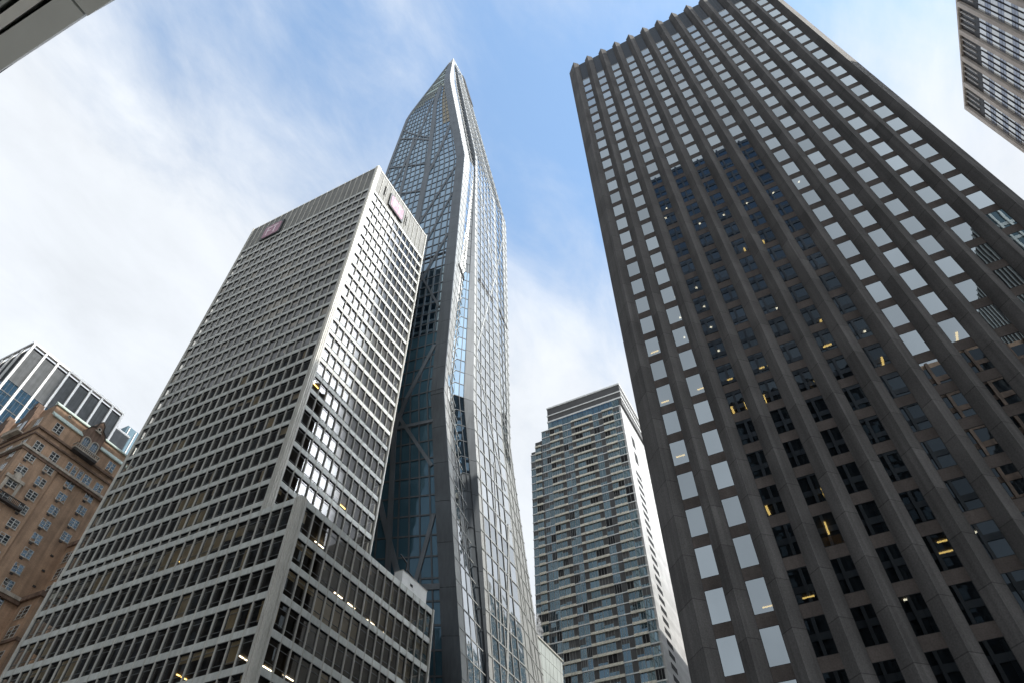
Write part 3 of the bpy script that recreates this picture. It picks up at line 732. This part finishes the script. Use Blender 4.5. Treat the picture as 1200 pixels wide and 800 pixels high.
m, nt_, out_ = new_mat('steam')
vol = N(nt_, 'ShaderNodeVolumePrincipled', Anisotropy=.2); vol.inputs['Color'].default_value = (.95, .96, .97, 1)
tco = N(nt_, 'ShaderNodeNewGeometry'); vn = N(nt_, 'ShaderNodeTexNoise', Scale=.55, Detail=5., Distortion=1.2); nt_.links.new(tco.outputs['Position'], vn.inputs['Vector'])
vr = N(nt_, 'ShaderNodeMapRange'); vr.inputs['From Min'].default_value = .5; vr.inputs['From Max'].default_value = .72; vr.inputs['To Min'].default_value = 0.; vr.inputs['To Max'].default_value = .9
nt_.links.new(vn.outputs['Fac'], vr.inputs['Value']); nt_.links.new(vr.outputs['Result'], vol.inputs['Density']); nt_.links.new(vol.outputs[0], out_.inputs['Volume'])
stm = MB(); pts_ = [(140.5, 64.6, 72.2, .8), (140.6, 65.0, 75., 1.6), (141.2, 65.6, 78.5, 2.3), (141.3, 66.6, 82., 2.6), (142., 67.6, 86., 1.9), (142.6, 68.2, 89., .6)]
ring_ = [[(x+r_*math.cos(R(t))*(1+.15*math.sin(3*R(t)+z)), y+r_*math.sin(R(t)), z) for t in range(0, 360, 24)] for x, y, z, r_ in pts_]
for a, b in zip(ring_, ring_[1:]):
    for i in range(15): j = (i+1) % 15; stm.quad([a[i], a[j], b[j], b[i]])
stm.quad(ring_[0][::-1]); stm.quad(ring_[-1])
so_ = stm.build('steam', m); so_['kind'] = 'stuff'; so_['label'] = 'thin wisp of white steam drifting beside the blue-glass apartment tower'; so_['category'] = 'steam'

# ================================================================== brick hotel
ht = thing('brick_hotel', 'old brown brick hotel with copper-trimmed roofline and arched dormer, far left', 'hotel', (70, 160, GROUND))
HX, HY = 50.6, 141.5
w = MB()
w.box(59.4, 88, HY, 175, GROUND, 96.2); w.box(HX, 59.4, HY-.35, 175, GROUND, 96.2)
w.box(51.2, 88, HY+.5, 174.6, 96.2, 107.0)
w.box(52.2, 86, HY+1.9, 173, 107.0, 111.0)
w.box(67.15, 88, 135.4, HY+.01, GROUND, 69.4); w.box(69.9, 88, 136.2, HY+.02, 69.4, 83.2)
w.build('wall', M['brick'], ht)
def course(name, m, lst):
    for (x0, x1, y0, y1, z0, z1) in lst: MB().box(x0, x1, y0, y1, z0, z1).build(name, M[m], ht)
course('cornice', 'limestone', [(HX-.55, 88, HY-.75, 175, 96.2, 96.75), (HX-.1, 67.3, HY-.75, HY+.3, 68.9, 69.6)])
course('cornice', 'brownstone', [(HX-.3, 88, HY-.55, 174.9, 95.6, 96.2), (67.15-.55, 88.1, 135.4-.55, HY-.36, 68.8, 69.75), (69.9-.4, 88.1, 136.2-.4, HY-.37, 82.7, 83.6), (HX-.3, 67, HY-.6, HY+.3, 68.2, 68.9)])
course('string_course', 'brownstone', [(51.0, 88, HY+.15, 174.8, 100.6, 101.0), (51.0, 88, HY+.05, 174.8, 102.2, 102.7), (66.8, 88, 135.2, HY-.4, 60.2, 60.8)])
# copper-covered slopes of the roofline
def slope(x0, x1, z0, z1, y0, y1, drop=.3):
    m = MB(); m.hexa([(x0, y0, z0-drop), (x1, y0, z0-drop), (x1, y1, z0), (x0, y1, z0), (x0, y0-.02, z0), (x1, y0-.02, z0), (x1, y1, z1), (x0, y1, z1)]); m.build('copper_roof', M['copper'], ht)
slope(52.2, 60.2, 107.0, 108.9, HY+.15, HY+1.9); slope(64.9, 85, 107.0, 108.9, HY+.15, HY+1.9)
slope(52.0, 62.2, 111.0, 112.2, HY+1.6, HY+2.8); slope(62.2, 84, 110.9, 112.0, HY+1.6, HY+2.8)
# dormer
dm = MB(); DY = HY+.05
dm.box(60.1, 65.0, DY, DY+4, 102.7, 109.2)
n = len(dm.v); 
gable = [(60.1, 109.2), (65., 109.2), (64.5, 110.2), (63.6, 110.9), (63.3, 112.3), (62.5, 113.1), (61.8, 112.3), (61.5, 110.9), (60.6, 110.2)]
front = [(x, DY, z) for x, z in gable]; back = [(x, DY+2.5, z) for x, z in gable]
dm.quad(front); dm.quad(back[::-1])
for i in range(len(gable)): j = (i+1) % len(gable); dm.quad([front[j], front[i], back[i], back[j]])
dm.build('dormer', M['brownstone'], ht)
tr = MB()
for i in range(1, len(gable)):
    j = (i+1) % len(gable); a, b = gable[i], gable[j]
    if a[1] >= 109.2 and b[1] >= 109.2 and i != len(gable): tr.bar((a[0], DY, a[1]), (b[0], DY, b[1]), (0, -1, 0), .25, .15)
tr.build('dormer_trim', M['dark_stone'], ht)
HS = Face(0, HY, 1, 0, 0, -1)
def arch(cx, z0, zs_, r, y, name='arched_window'):
    ring = [(cx-r, z0), (cx+r, z0)]+[(cx+r*math.cos(R(t)), zs_+r*math.sin(R(t))) for t in range(0, 181, 15)]
    g = MB(); g.quad([(x, y-.03, z) for x, z in ring]); 
    f = MB()
    pts = [(cx-r-.12, z0)]+[(cx-(r+.12)*math.cos(R(t)), zs_+(r+.12)*math.sin(R(t))) for t in range(0, 181, 15)]+[(cx+r+.12, z0)]
    for a, b in zip(pts, pts[1:]): f.bar((a[0], y, a[1]), (b[0], y, b[1]), (0, -1, 0), .26, .2)
    for t in (-.33, .33): f.bar((cx+t*r, y-.03, z0), (cx+t*r, y-.03, zs_+r*.9), (0, -1, 0), .05, .04)
    for zz in (z0+.8, z0+1.5): f.bar((cx-r, y-.03, zz), (cx+r, y-.03, zz), (0, -1, 0), .05, .04)
    o = f.build(name, M['limestone'], ht); g.build('pane', M['hotel_glass'], o)
arch(61.35, 104.2, 106.3, .82, DY-.02); arch(63.6, 104.2, 106.3, .82, DY-.02)
oc = MB(); ring = [(62.5+.42*math.cos(R(t)), 110.7+.42*math.sin(R(t))) for t in range(0, 360, 20)]; oc.quad([(x, DY-.03, z) for x, z in ring])
fo = MB()
for a, b in zip(ring, ring[1:]+ring[:1]): fo.bar((a[0], DY, a[1]), (b[0], DY, b[1]), (0, -1, 0), .2, .12)
o = fo.build('round_window', M['limestone'], ht); oc.build('pane', M['void'], o)
fo = MB(); fo.box(61.7, 63.3, DY-.35, DY, 109.7, 110.0); fo.build('sill', M['limestone'], ht)
oc = MB(); ring = [(55.9+.36*math.cos(R(t)), 110.1+.36*math.sin(R(t))) for t in range(0, 360, 20)]; oc.quad([(x, HY+1.87, z) for x, z in ring])
fo = MB()
for a, b in zip(ring, ring[1:]+ring[:1]): fo.bar((a[0], HY+1.9, a[1]), (b[0], HY+1.9, b[1]), (0, -1, 0), .22, .12)
o = fo.build('round_window', M['limestone'], ht); oc.build('pane', M['void'], o)
# balcony of the dormer
bc = MB(); bc.box(59.3, 65.6, HY-1.0, HY+.5, 102.75, 103.05); bc.box(59.2, 65.7, HY-1.1, HY-.85, 103.75, 103.95)
for i in range(14): bc.box(59.4+i*.47, 59.55+i*.47, HY-1.05, HY-.9, 103.05, 103.75)
for x in (59.2, 65.45): bc.box(x, x+.25, HY-1.1, HY+.3, 103.74, 103.94)
ob_ = bc.build('balcony', M['limestone'], ht)
br = MB(); br.box(59.5, 65.4, HY-.95, HY+.5, 102.1, 102.74); br.build('bracket', M['dark_stone'], ob_)
# windows
stH = dict(bar=.09, d0=.0, d1=.07, stiles=(.5,), stile_w=.16, rails=(.33, .66), tilt=.012, psplit=(.5,))
specs = []
ZC = [95.0-3.44*k for k in range(28)]
for k, z in enumerate(ZC):
    if k > 0 or True:
        for cx in (52.95, 57.55): 
            f_ = Face(0, HY-.35, 1, 0, 0, -1); specs.append((f_, cx-1.05, cx+1.05, z-1.0, z+.95, stH))
        for cx in (63.25, 68.5, 73.8, 79., 84.):
            if cx < 67 or z > 84.6 : specs.append((HS, cx-1.05, cx+1.05, z-1.0, z+.95, stH))
            elif cx > 70.5 and z < 82:
                f_ = Face(0, 136.2 if z > 69.5 else 135.4, 1, 0, 0, -1); specs.append((f_, cx-1.05, cx+1.05, z-1.0, z+.95, stH))
f_ = Face(0, HY+.5, 1, 0, 0, -1)
for cx in (53.4, 57.4, 66.3, 69.5): specs.append((f_, cx-1.0, cx+1.0, 97.3, 99.6, stH))
for cx in (61.2, 62.75, 64.3): specs.append((f_, cx-.55, cx+.55, 97.2, 99.8, dict(stH, stiles=(), psplit=())))
for cx in (54.7, 69.6, 74): specs.append((f_, cx-1.0, cx+1.0, 103.6, 106.0, stH))
f_ = Face(HX, HY, 0, 1, -1, 0)
for k, z in enumerate(ZC):
    for y in (2.5, 7.5, 12.5, 17.5, 22.5, 27.5): specs.append((f_, y-.9, y+.9, z-1., z+.95, stH))
f_ = Face(51.2, HY, 0, 1, -1, 0)
for y in (2.8, 7.5, 12.5, 17.5):
    specs.append((f_, y-.9, y+.9, 97.3, 99.6, stH)); specs.append((f_, y-.9, y+.9, 103.6, 106., stH))
f_ = Face(67.15, 135.4, 0, 1, -1, 0)
for z in (66.3, 62.4, 57.5, 53.5, 49): specs.append((f_, 1.6, 4.4, z-1.2, z+1.2, stH))
f_ = Face(69.9, 136.2, 0, 1, -1, 0)
for z in (80., 76.2, 72.4): specs.append((f_, 1.2, 4.2, z-1.2, z+1.2, stH))
windows(ht, specs, M['sash_white'], M['hotel_glass'], sill=M['limestone'])
# window reveals: dark head above each south window, small air-conditioner sleeves below
ac = MB(); rb = random.Random(3)
for z in ZC[:9]:
    for cx in (57.55, 63.25, 68.5, 52.95):
        yy = HY-.35 if cx < 59 else HY
        if z < 84 and cx < 56: continue
        ac.box(cx-.9, cx-.25, yy-.14, yy, z-1.62, z-1.25)
ac.build('air_conditioner_sleeve', M['dark_stone'], ht, 'stuff')
# stone surround and balcony at the lower left
sr = MB(); sy = HY-.35
sr.box(51.2, 51.75, sy-.3, sy, 84.2, 88.6); sr.box(54.15, 54.7, sy-.3, sy, 84.2, 88.6); sr.box(50.9, 55.0, sy-.45, sy, 88.6, 89.3); sr.tube((52.95, sy-.5, 89.8), (52.95, sy+.1, 89.8), .75, .75, 0, 16); sr.box(52, 53.9, sy-.35, sy, 89.2, 89.5)
sr.build('window_surround', M['limestone'], ht)
bc = MB(); bc.box(HX-.4, 57.2, sy-1.0, sy, 83.6, 84.0); bc.box(HX-.4, 57.2, sy-1.05, sy-.85, 85., 85.15); bc.box(HX-1.1, HX, sy-1.0, HY+8, 83.6, 84.0)
for i in range(22): bc.box(HX-.35+i*.34, HX-.27+i*.34, sy-1., sy-.9, 84., 85.)
bc.build('balcony', M['dark_stone'], ht)
# west side: dormers, balconies and ledges seen edge-on
for y in (148, 158):
    m = MB(); m.box(50.8, 53, y, y+4.4, 102.7, 109.2); m.prism([(50.8, y+.6), (52.6, y+.6), (52.6, y+3.8), (50.8, y+3.8)], 109.2, 111.6); m.box(50.7, 52.4, y+1.6, y+2.8, 111.6, 113); m.build('dormer', M['brownstone'], ht)
    m = MB(); m.box(49.7, 51.2, y-.6, y+5, 102.75, 103.05); m.box(49.65, 49.85, y-.6, y+5, 103.7, 103.9)
    for i in range(12): m.box(49.68, 49.82, y-.5+i*.48, y-.36+i*.48, 103.05, 103.7)
    m.build('balcony', M['limestone'], ht)
    m = MB(); m.box(50.74, 50.8, y+.6, y+1.9, 103.3, 107.); m.box(50.74, 50.8, y+2.5, y+3.8, 103.3, 107.); m.build('arched_window', M['hotel_glass'], ht)
for i, z in enumerate((88.2, 91.6)):
    m = MB(); m.box(HX-.9, HX, HY+1.5, HY+9, z-1.5, z-1.2)
    for k2 in range(14): m.box(HX-.88, HX-.8, HY+1.6+k2*.54, HY+1.7+k2*.54, z-1.2, z-.4)
    m.box(HX-.9, HX-.78, HY+1.5, HY+9, z-.4, z-.3); m.build('balcony', M['limestone'], ht)

# ================================================================== white-finned glass tower behind the hotel
fn = thing('finned_tower', 'dark glass tower with thick white vertical fins, rising behind the brick hotel', 'office tower', (70, 200, GROUND))
FX, FY, FX1, FT = 52., 185., 85.4, 154.2
MB().box(FX+.4, FX1-.2, FY+.4, 220, GROUND, FT-.4).box(FX1-.2, 91.3, FY+.4, 218, GROUND, 148.8).build('core_wall', M['void'], fn)
FS = Face(FX, FY, 1, 0, 0, -1); FWf = Face(FX, FY, 0, 1, -1, 0)
nf = 8; step = (FX1-FX)/nf
for i in range(nf+1):
    m = MB(); FS.block(m, i*step-.32, i*step+.32, GROUND, FT-.02, -.2, .55); m.build('fin', M['fin_white'], fn)
for i in range(1, 8):
    m = MB(); FWf.block(m, i*4.4-.3, i*4.4+.3, GROUND, FT-.02, -.2, .5); m.build('fin', M['fin_white'], fn)
m = MB(); m.box(FX-.6, FX1+.35, FY-.62, FY+.3, FT, FT+.7); m.box(FX-.62, FX, FY+.3, 220, FT, FT+.7); m.build('parapet', M['fin_white'], fn)
m = MB(); m.box(FX1+.36, 91.4, FY-.1, FY+.4, 148.8, 149.5); m.build('parapet', M['fin_white'], fn)
for f_, n_, w_ in ((FS, nf, step), (FWf, 8, 4.4)):
    for i in range(n_):
        g = MB(); k2 = 0
        for z in [x*2. for x in range(60, 70)]+[x*4. for x in range(0, 30)]:
            h = 2. if z >= 120 else 4.
            ta = random.gauss(0, .012); tb = random.gauss(0, .008)
            q = [f_.p(i*w_+.3, z, .0-ta-tb), f_.p((i+1)*w_-.3, z, .0+ta-tb), f_.p((i+1)*w_-.3, z+h, ta+tb), f_.p(i*w_+.3, z+h, tb-ta)]
            g.quad(q if f_ is FS else q[::-1])
        o = g.build('glazing', M['fin_glass'], fn)
        b = MB()
        for z in [x*4. for x in range(0, 36)]: f_.block(b, i*w_+.3, (i+1)*w_-.3, z-.16, z+.16, -.1, .1)
        for t in (.33, .67): f_.block(b, i*w_+.3+t*(w_-.6)-.04, i*w_+.3+t*(w_-.6)+.04, 0, 140, -.1, .06)
        b.build('transom', M['louvre_grey'], o)
        m = MB(); f_.block(m, i*w_+.3, (i+1)*w_-.3, 140., FT-1.4, -.3, -.02)
        for q in range(14): f_.block(m, i*w_+.3+(w_-.6)*q/14, i*w_+.3+(w_-.6)*q/14+.06, 140.05, FT-1.45, -.02, .07)
        m.build('louvre', M['louvre_grey'], fn)
m = MB(); m.box(FX1+.4, 91.2, FY-.02, FY+.3, 100, 148.7)
for q in range(16): m.box(FX1+.5+q*.36, FX1+.56+q*.36, FY-.08, FY-.02, 100, 148.6)
m.build('annex_louvre', M['louvre_grey'], fn)

rt = thing('ribbed_tower', 'thin slice of tower with white ribbed column, beside the finned tower', 'office tower', (101, 215, GROUND))
MB().box(98.6, 112, 205, 222, GROUND, 169).build('core_wall', M['flat_glass'], rt)
m = MB()
for z in range(60, 160): m.tube((97.4, 205.2, z), (97.4, 205.2, z+.72), 1.5, 1.5, 0, 16)
m.build('ribbed_column', M['fin_white'], rt)
MB().tube((97.4, 205.2, GROUND), (97.4, 205.2, 161), 1.2, 1.2, 0, 14).build('column_core', M['louvre_grey'], rt)
for x in (99.3, 102.2, 105, 108): MB().box(x, x+.35, 204.7, 205.1, GROUND, 168.5).build('fin', M['fin_white'], rt)

# ================================================================== banded tower at the upper right
bt = thing('banded_tower', 'tower with tan piers and pale windows in the upper right corner', 'office tower', (64, -76, GROUND))
BX0, BX1, BY, BT = 42.9, 84.6, -56.4, 130.
MB().box(BX0+.3, BX1-.3, BY-40, BY-.35, GROUND, BT-.3).build('core_wall', M['void'], bt)
BN = Face(BX0, BY, 1, 0, 0, 1); pitch = 5.2; nbp = 8
for i in range(nbp+1):
    m = MB(); u = (BX1-BX0)*i/nbp; BN.block(m, u-.42, u+.42, GROUND, BT, -.5, .28); m.build('pier', M['precast'], bt)
m = MB(); BN.block(m, -.42, BX1-BX0+.42, BT-.3, BT+.25, -.6, .2); m.build('coping', M['precast'], bt)
Bz = [123.3-3.93*k for k in range(33) if 123.3-3.93*k > 0]
mu = []; specs = []; spn = MB()
for i in range(nbp):
    u0 = (BX1-BX0)*i/nbp+.42; u1 = (BX1-BX0)*(i+1)/nbp-.42
    lm = MB(); BN.block(lm, u0, u1, 124.8, BT-.3, -.4, -.2)
    for q in range(1, 4): BN.block(lm, u0+(u1-u0)*q/4-.07, u0+(u1-u0)*q/4+.07, 124.8, BT-.3, -.2, .02, 1)
    lm.build('louvre', [M['sign_dark'], M['fin_white']], bt)
    m = MB(); BN.block(m, u0, u1, 123.3, 124.8, -.4, -.14); m.build('header', M['louvre_grey'], bt)
    mm = MB()
    for q in range(1, 4): BN.block(mm, u0+(u1-u0)*q/4-.045, u0+(u1-u0)*q/4+.045, GROUND, 123.3, -.3, .0)
    mm.build('mullion', M['dark_frame'], bt)
    for z in Bz:
        for q in range(4):
            a, b = u0+(u1-u0)*q/4+.06, u0+(u1-u0)*(q+1)/4-.06
            specs.append((BN, a, b, z-2.2, z, dict(bar=.015, d0=-.15, d1=-.11, tilt=.004)))
        BN.block(spn, u0+.01, u1-.01, z-3.93, z-2.2, -.35, -.13+random.uniform(-.005, .005))
        BN.block(spn, u0+.01, u1-.01, z-3.1, z-3.02, -.16, -.12, 1)
spn.build('spandrel', [M['grey_glass'], M['louvre_grey']], bt, 'stuff')
windows(bt, specs, M['dark_frame'], M['sky_glass'])

# ================================================================== towers across the avenue: behind the viewer, seen mirrored in the glass
def mirrored(name, label, x1, x0, y0, y1, h, mats, bay, flo, slope_top=0):
    r = thing(name, label, 'office tower', ((x0+x1)/2, (y0+y1)/2, GROUND))
    MB().box(x0, x1-.3, y0+.3, y1-.3, GROUND, h-slope_top).build('body_wall', mats[1], r)
    f_ = Face(x1-.3, y0, 0, 1, 1, 0); n_ = int((y1-y0)/bay); w_ = (y1-y0)/n_
    pm_ = MB()
    for i in range(n_+1): f_.block(pm_, i*w_-.25, i*w_+.25, GROUND, h, -.2, .45)
    for y_ in (y0+.3, y1-.3):
        f2 = Face(x0, y_, 1, 0, 0, 1 if y_ > y0+1 else -1); n2 = int((x1-x0)/bay)
        for i in range(n2+1): f2.block(pm_, i*(x1-x0-.3)/n2-.25, i*(x1-x0-.3)/n2+.25, GROUND, h, -.2, .3)
    pm_.build('pier_grid', mats[0], r)
    sm = MB(); z = 5.
    while z < h-1: f_.block(sm, .26, y1-y0-.26, z, z+1.1, -.1, .2); z += flo
    sm.build('spandrel', mats[0], r)
    g = MB(); z = 6.1
    while z < h-1:
        for i in range(n_): g.quad([f_.p(i*w_+.26, z, .08), f_.p((i+1)*w_-.26, z, .08), f_.p((i+1)*w_-.26, min(z+flo-1.1, h-1), .08+random.gauss(0, .01)), f_.p(i*w_+.26, min(z+flo-1.1, h-1), .08)])
        z += flo
    g.build('window', mats[2], r, 'stuff')
    return r
mirrored('dark_slab_tower', 'black glass slab behind the viewer, mirrored in middle window columns of granite tower', -8.3, -55, -26., 6.7, 194, (M['sign_dark'], M['sign_dark'], M['black_glass']), 3.1, 3.9)
mirrored('long_brown_tower', 'long brown tower behind the viewer, mirrored in the pale grid block', -8.3, -60, 118, 236, 196, (M['sign_dark'], M['sign_dark'], M['black_glass']), 3.0, 3.9)
mirrored('brown_brick_block', 'brown masonry block behind the viewer, mirrored low at right in granite tower', -8.3, -45, -46, -26.4, 91, (M['brownstone'], M['brick'], M['black_glass']), 3.2, 3.7)
mirrored('white_ribbed_slab', 'pale ribbed slab behind the viewer, mirrored at right edge of granite tower', -30., -70, -110, -64, 150, (M['spandrel_metal'], M['dark_stone'], M['flat_glass']), 2.0, 6.)
r = thing('dark_slab_block', 'dark slab hidden behind the granite tower, mirrored low in faceted tower', 'office tower', (196, -10, GROUND))
MB().box(142, 250, -30, 10.6, GROUND, 124).build('wall', M['aluminium'], r)
g = MB()
for z in range(2, 121, 4): g.box(142.5, 249.5, 10.6, 10.75, z, z+2.3)
for x in range(143, 249, 5): g.box(x, x+.9, 10.75, 10.8, 2, 122)
g.build('window_band', M['flat_glass'], r)

# ================================================================== canopy overhead
cn = thing('entrance_canopy', 'grey metal canopy edge overhead in the upper left corner', 'canopy', (-4, 6, GROUND))
CZ = 5.6
for i, (y0, y1) in enumerate(((-6., -1.), (-1., 3.535), (3.555, 8.), (8.03, 13))):
    m = MB(); x1 = -.165 if i < 2 else -.19
    m.hexa([(-.365-.006*y0, y0, CZ), (x1-.004*y0+.0, y0, CZ), (x1-.012*y1+.02, y1, CZ), (-.365-.012*y1, y1, CZ)] + [(-.365-.006*y0, y0, CZ+.5), (x1-.004*y0, y0, CZ+.5), (x1-.012*y1+.02, y1, CZ+.5), (-.365-.012*y1, y1, CZ+.5)])
    m.build('fascia_panel', M['canopy_metal'], cn)
m = MB(); m.box(-.50, -.425, -6, 13, CZ+.01, CZ+.3); m.build('steel_strip', M['canopy_steel'], cn)
m = MB(); m.box(-.56, -.535, -6, 13, CZ-.005, CZ+.3); m.build('steel_strip', M['pale_glass'], cn)
m = MB()
for i in range(16): m.box(-.62-i*.5-.42, -.62-i*.5, -6, 13, CZ+.02, CZ+.2)
m.build('soffit', M['canopy_metal'], cn)
m = MB(); m.box(-8.3, -.3, -6, 13, CZ+.5, CZ+.62); m.build('roof', M['dark_frame'], cn)
m = MB(); m.box(-8.25, -.22, -6, 13, CZ+.3, CZ+.49); m.build('deck', M['void'], cn)
for y in (-5, 12): MB().tube((-4.5, y, GROUND), (-4.5, y, CZ+.1), .2, .2, 0, 16).build('post', M['canopy_steel'], cn)

# ================================================================== sky and light
SUN_AZ = Vector((.12, -.99, 0)).normalized(); SUN_EL = R(50)
sun_dir = SUN_AZ*math.cos(SUN_EL)+Vector((0, 0, math.sin(SUN_EL)))
world = bpy.data.worlds.new('World'); scene.world = world; world.use_nodes = True
nt = world.node_tree; nt.nodes.clear(); L = nt.links
wo = N(nt, 'ShaderNodeOutputWorld'); bg = N(nt, 'ShaderNodeBackground', Strength=.15)
sky = N(nt, 'ShaderNodeTexSky'); sky.sky_type = 'NISHITA'; sky.sun_disc = False
sky.sun_elevation = SUN_EL; sky.sun_rotation = math.atan2(sun_dir.x, sun_dir.y); sky.air_density = 1.; sky.dust_density = .3; sky.ozone_density = 1.; sky.altitude = 0
tc = N(nt, 'ShaderNodeTexCoord'); nz = N(nt, 'ShaderNodeVectorMath', operation='NORMALIZE'); L.new(tc.outputs['Generated'], nz.inputs[0])
D = nz.outputs[0]
sx = N(nt, 'ShaderNodeSeparateXYZ'); L.new(D, sx.inputs[0])
def math2(op, a, b=None, clamp=False):
    n = N(nt, 'ShaderNodeMath', operation=op); n.use_clamp = clamp
    for i, q in enumerate((a, b)):
        if q is None: continue
        if isinstance(q, (int, float)): n.inputs[i].default_value = q
        else: L.new(q, n.inputs[i])
    return n.outputs[0]
def dotd(v):
    n = N(nt, 'ShaderNodeVectorMath', operation='DOT_PRODUCT'); L.new(D, n.inputs[0]); n.inputs[1].default_value = Vector(v).normalized(); return n.outputs['Value']
den = math2('ADD', math2('MAXIMUM', sx.outputs['Z'], 0.), .25)
cv = N(nt, 'ShaderNodeCombineXYZ'); L.new(math2('DIVIDE', sx.outputs['X'], den), cv.inputs[0]); L.new(math2('DIVIDE', sx.outputs['Y'], den), cv.inputs[1])
def noise(scale, detail, rough=.55, off=(0, 0, 0), stretch=(1, 1, 1), dist=.0):
    mp = N(nt, 'ShaderNodeMapping'); mp.inputs['Location'].default_value = off; mp.inputs['Scale'].default_value = stretch; mp.inputs['Rotation'].default_value = (0, 0, R(35)); L.new(cv.outputs[0], mp.inputs['Vector'])
    n = N(nt, 'ShaderNodeTexNoise', Scale=scale, Detail=detail, Roughness=rough, Distortion=dist); L.new(mp.outputs[0], n.inputs['Vector']); return n.outputs['Fac']
n1 = noise(1.5, 8, .58, (3.1, 1.7, 0), (1, 1.5, 1), .4)
n2 = noise(4.5, 9, .62, (.3, 5.2, 0), (1, 2., 1), .3)
def smooth(v, a, b, c=0., d=1.):
    n = N(nt, 'ShaderNodeMapRange'); n.interpolation_type = 'SMOOTHSTEP'; n.inputs['From Min'].default_value = a; n.inputs['From Max'].default_value = b; n.inputs['To Min'].default_value = c; n.inputs['To Max'].default_value = d
    L.new(v, n.inputs['Value']); return n.outputs['Result']
north = smooth(dotd((-.1, .95, .6)), .6, 1.02)            # thick cloud over the north
west = smooth(dotd((-1., .0, .4)), .35, .75)                # pale overcast in the west
low = smooth(sx.outputs['Z'], .66, .96, 1., 0.)            # whiter towards the horizon
phi = math2('ARCTAN2', sx.outputs['X'], math2('MULTIPLY', sx.outputs['Y'], -1.))     # azimuth from south, east positive
phn = math2('ADD', phi, math2('MULTIPLY', math2('SUBTRACT', n1, .5), .12))
bank = math2('MULTIPLY', math2('MULTIPLY', smooth(phn, .42, .6), smooth(phn, .76, .81, 1., 0.)), math2('MULTIPLY', smooth(sx.outputs['Z'], .3, .42), smooth(sx.outputs['Z'], .88, .94, 1., 0.)))   # unseen bright cloud in the south, shaped to whiten the office block's windows
wide = math2('MULTIPLY', math2('MULTIPLY', smooth(phn, -1.4, -.5), smooth(phn, .7, .8, 1., 0.)), smooth(sx.outputs['Z'], .9, .98, 1., 0.))  # unseen broad brightening of the southern sky, added to light the granite pier sides
bank2 = math2('MULTIPLY', smooth(phn, .93, 1.02), smooth(phn, 1.2, 1.5, 1., 0.))    # thinner veil further east
cov = math2('ADD', math2('ADD', math2('MULTIPLY', north, .52), math2('MULTIPLY', west, .9)), math2('ADD', math2('MULTIPLY', low, 1.05), math2('ADD', math2('MULTIPLY', wide, 1.2), math2('MULTIPLY', bank2, .08))))
tex = math2('ADD', math2('MULTIPLY', math2('SUBTRACT', n1, .5), 1.6), math2('MULTIPLY', math2('SUBTRACT', n2, .5), .9))
mask = smooth(math2('ADD', math2('ADD', cov, tex), .06), .02, 1.05, .1, .97)
cl = N(nt, 'ShaderNodeVectorMath', operation='SCALE'); cl.inputs[0].default_value = (.99, 1.035, 1.09)
L.new(math2('MULTIPLY', math2('ADD', math2('ADD', math2('MULTIPLY', bank, 9.), math2('MULTIPLY', wide, 1.1)), math2('SUBTRACT', 1., math2('MULTIPLY', west, .26))), math2('ADD', math2('MULTIPLY', n2, 1.0), 2.45)), cl.inputs['Scale'])
mx = N(nt, 'ShaderNodeMix', data_type='RGBA'); L.new(mask, mx.inputs['Factor']); tint = N(nt, 'ShaderNodeVectorMath', operation='MULTIPLY'); tint.inputs[1].default_value = (.93, 1.07, 1.04); L.new(sky.outputs[0], tint.inputs[0])
L.new(tint.outputs['Vector'], mx.inputs['A']); L.new(cl.outputs[0], mx.inputs['B'])
L.new(mx.outputs['Result'], bg.inputs['Color']); L.new(bg.outputs[0], wo.inputs['Surface'])

sl = bpy.data.lights.new('sun', 'SUN'); sl.energy = 2.; sl.angle = R(.6); sl.color = (1., .95, .87)
so = bpy.data.objects.new('sun', sl); COL.objects.link(so); so.rotation_euler = sun_dir.to_track_quat('Z', 'Y').to_euler(); so.location = (0, 0, 400)

scene.view_settings.view_transform = 'Standard'; scene.view_settings.look = 'None'; scene.view_settings.gamma = 1; scene.view_settings.use_curve_mapping = False
scene.view_settings.exposure = 1.05
scene.cycles.max_bounces = 8; scene.cycles.glossy_bounces = 5; scene.cycles.transparent_max_bounces = 12; scene.cycles.diffuse_bounces = 3
scene.cycles.sample_clamp_indirect = 4.; scene.cycles.caustics_reflective = False
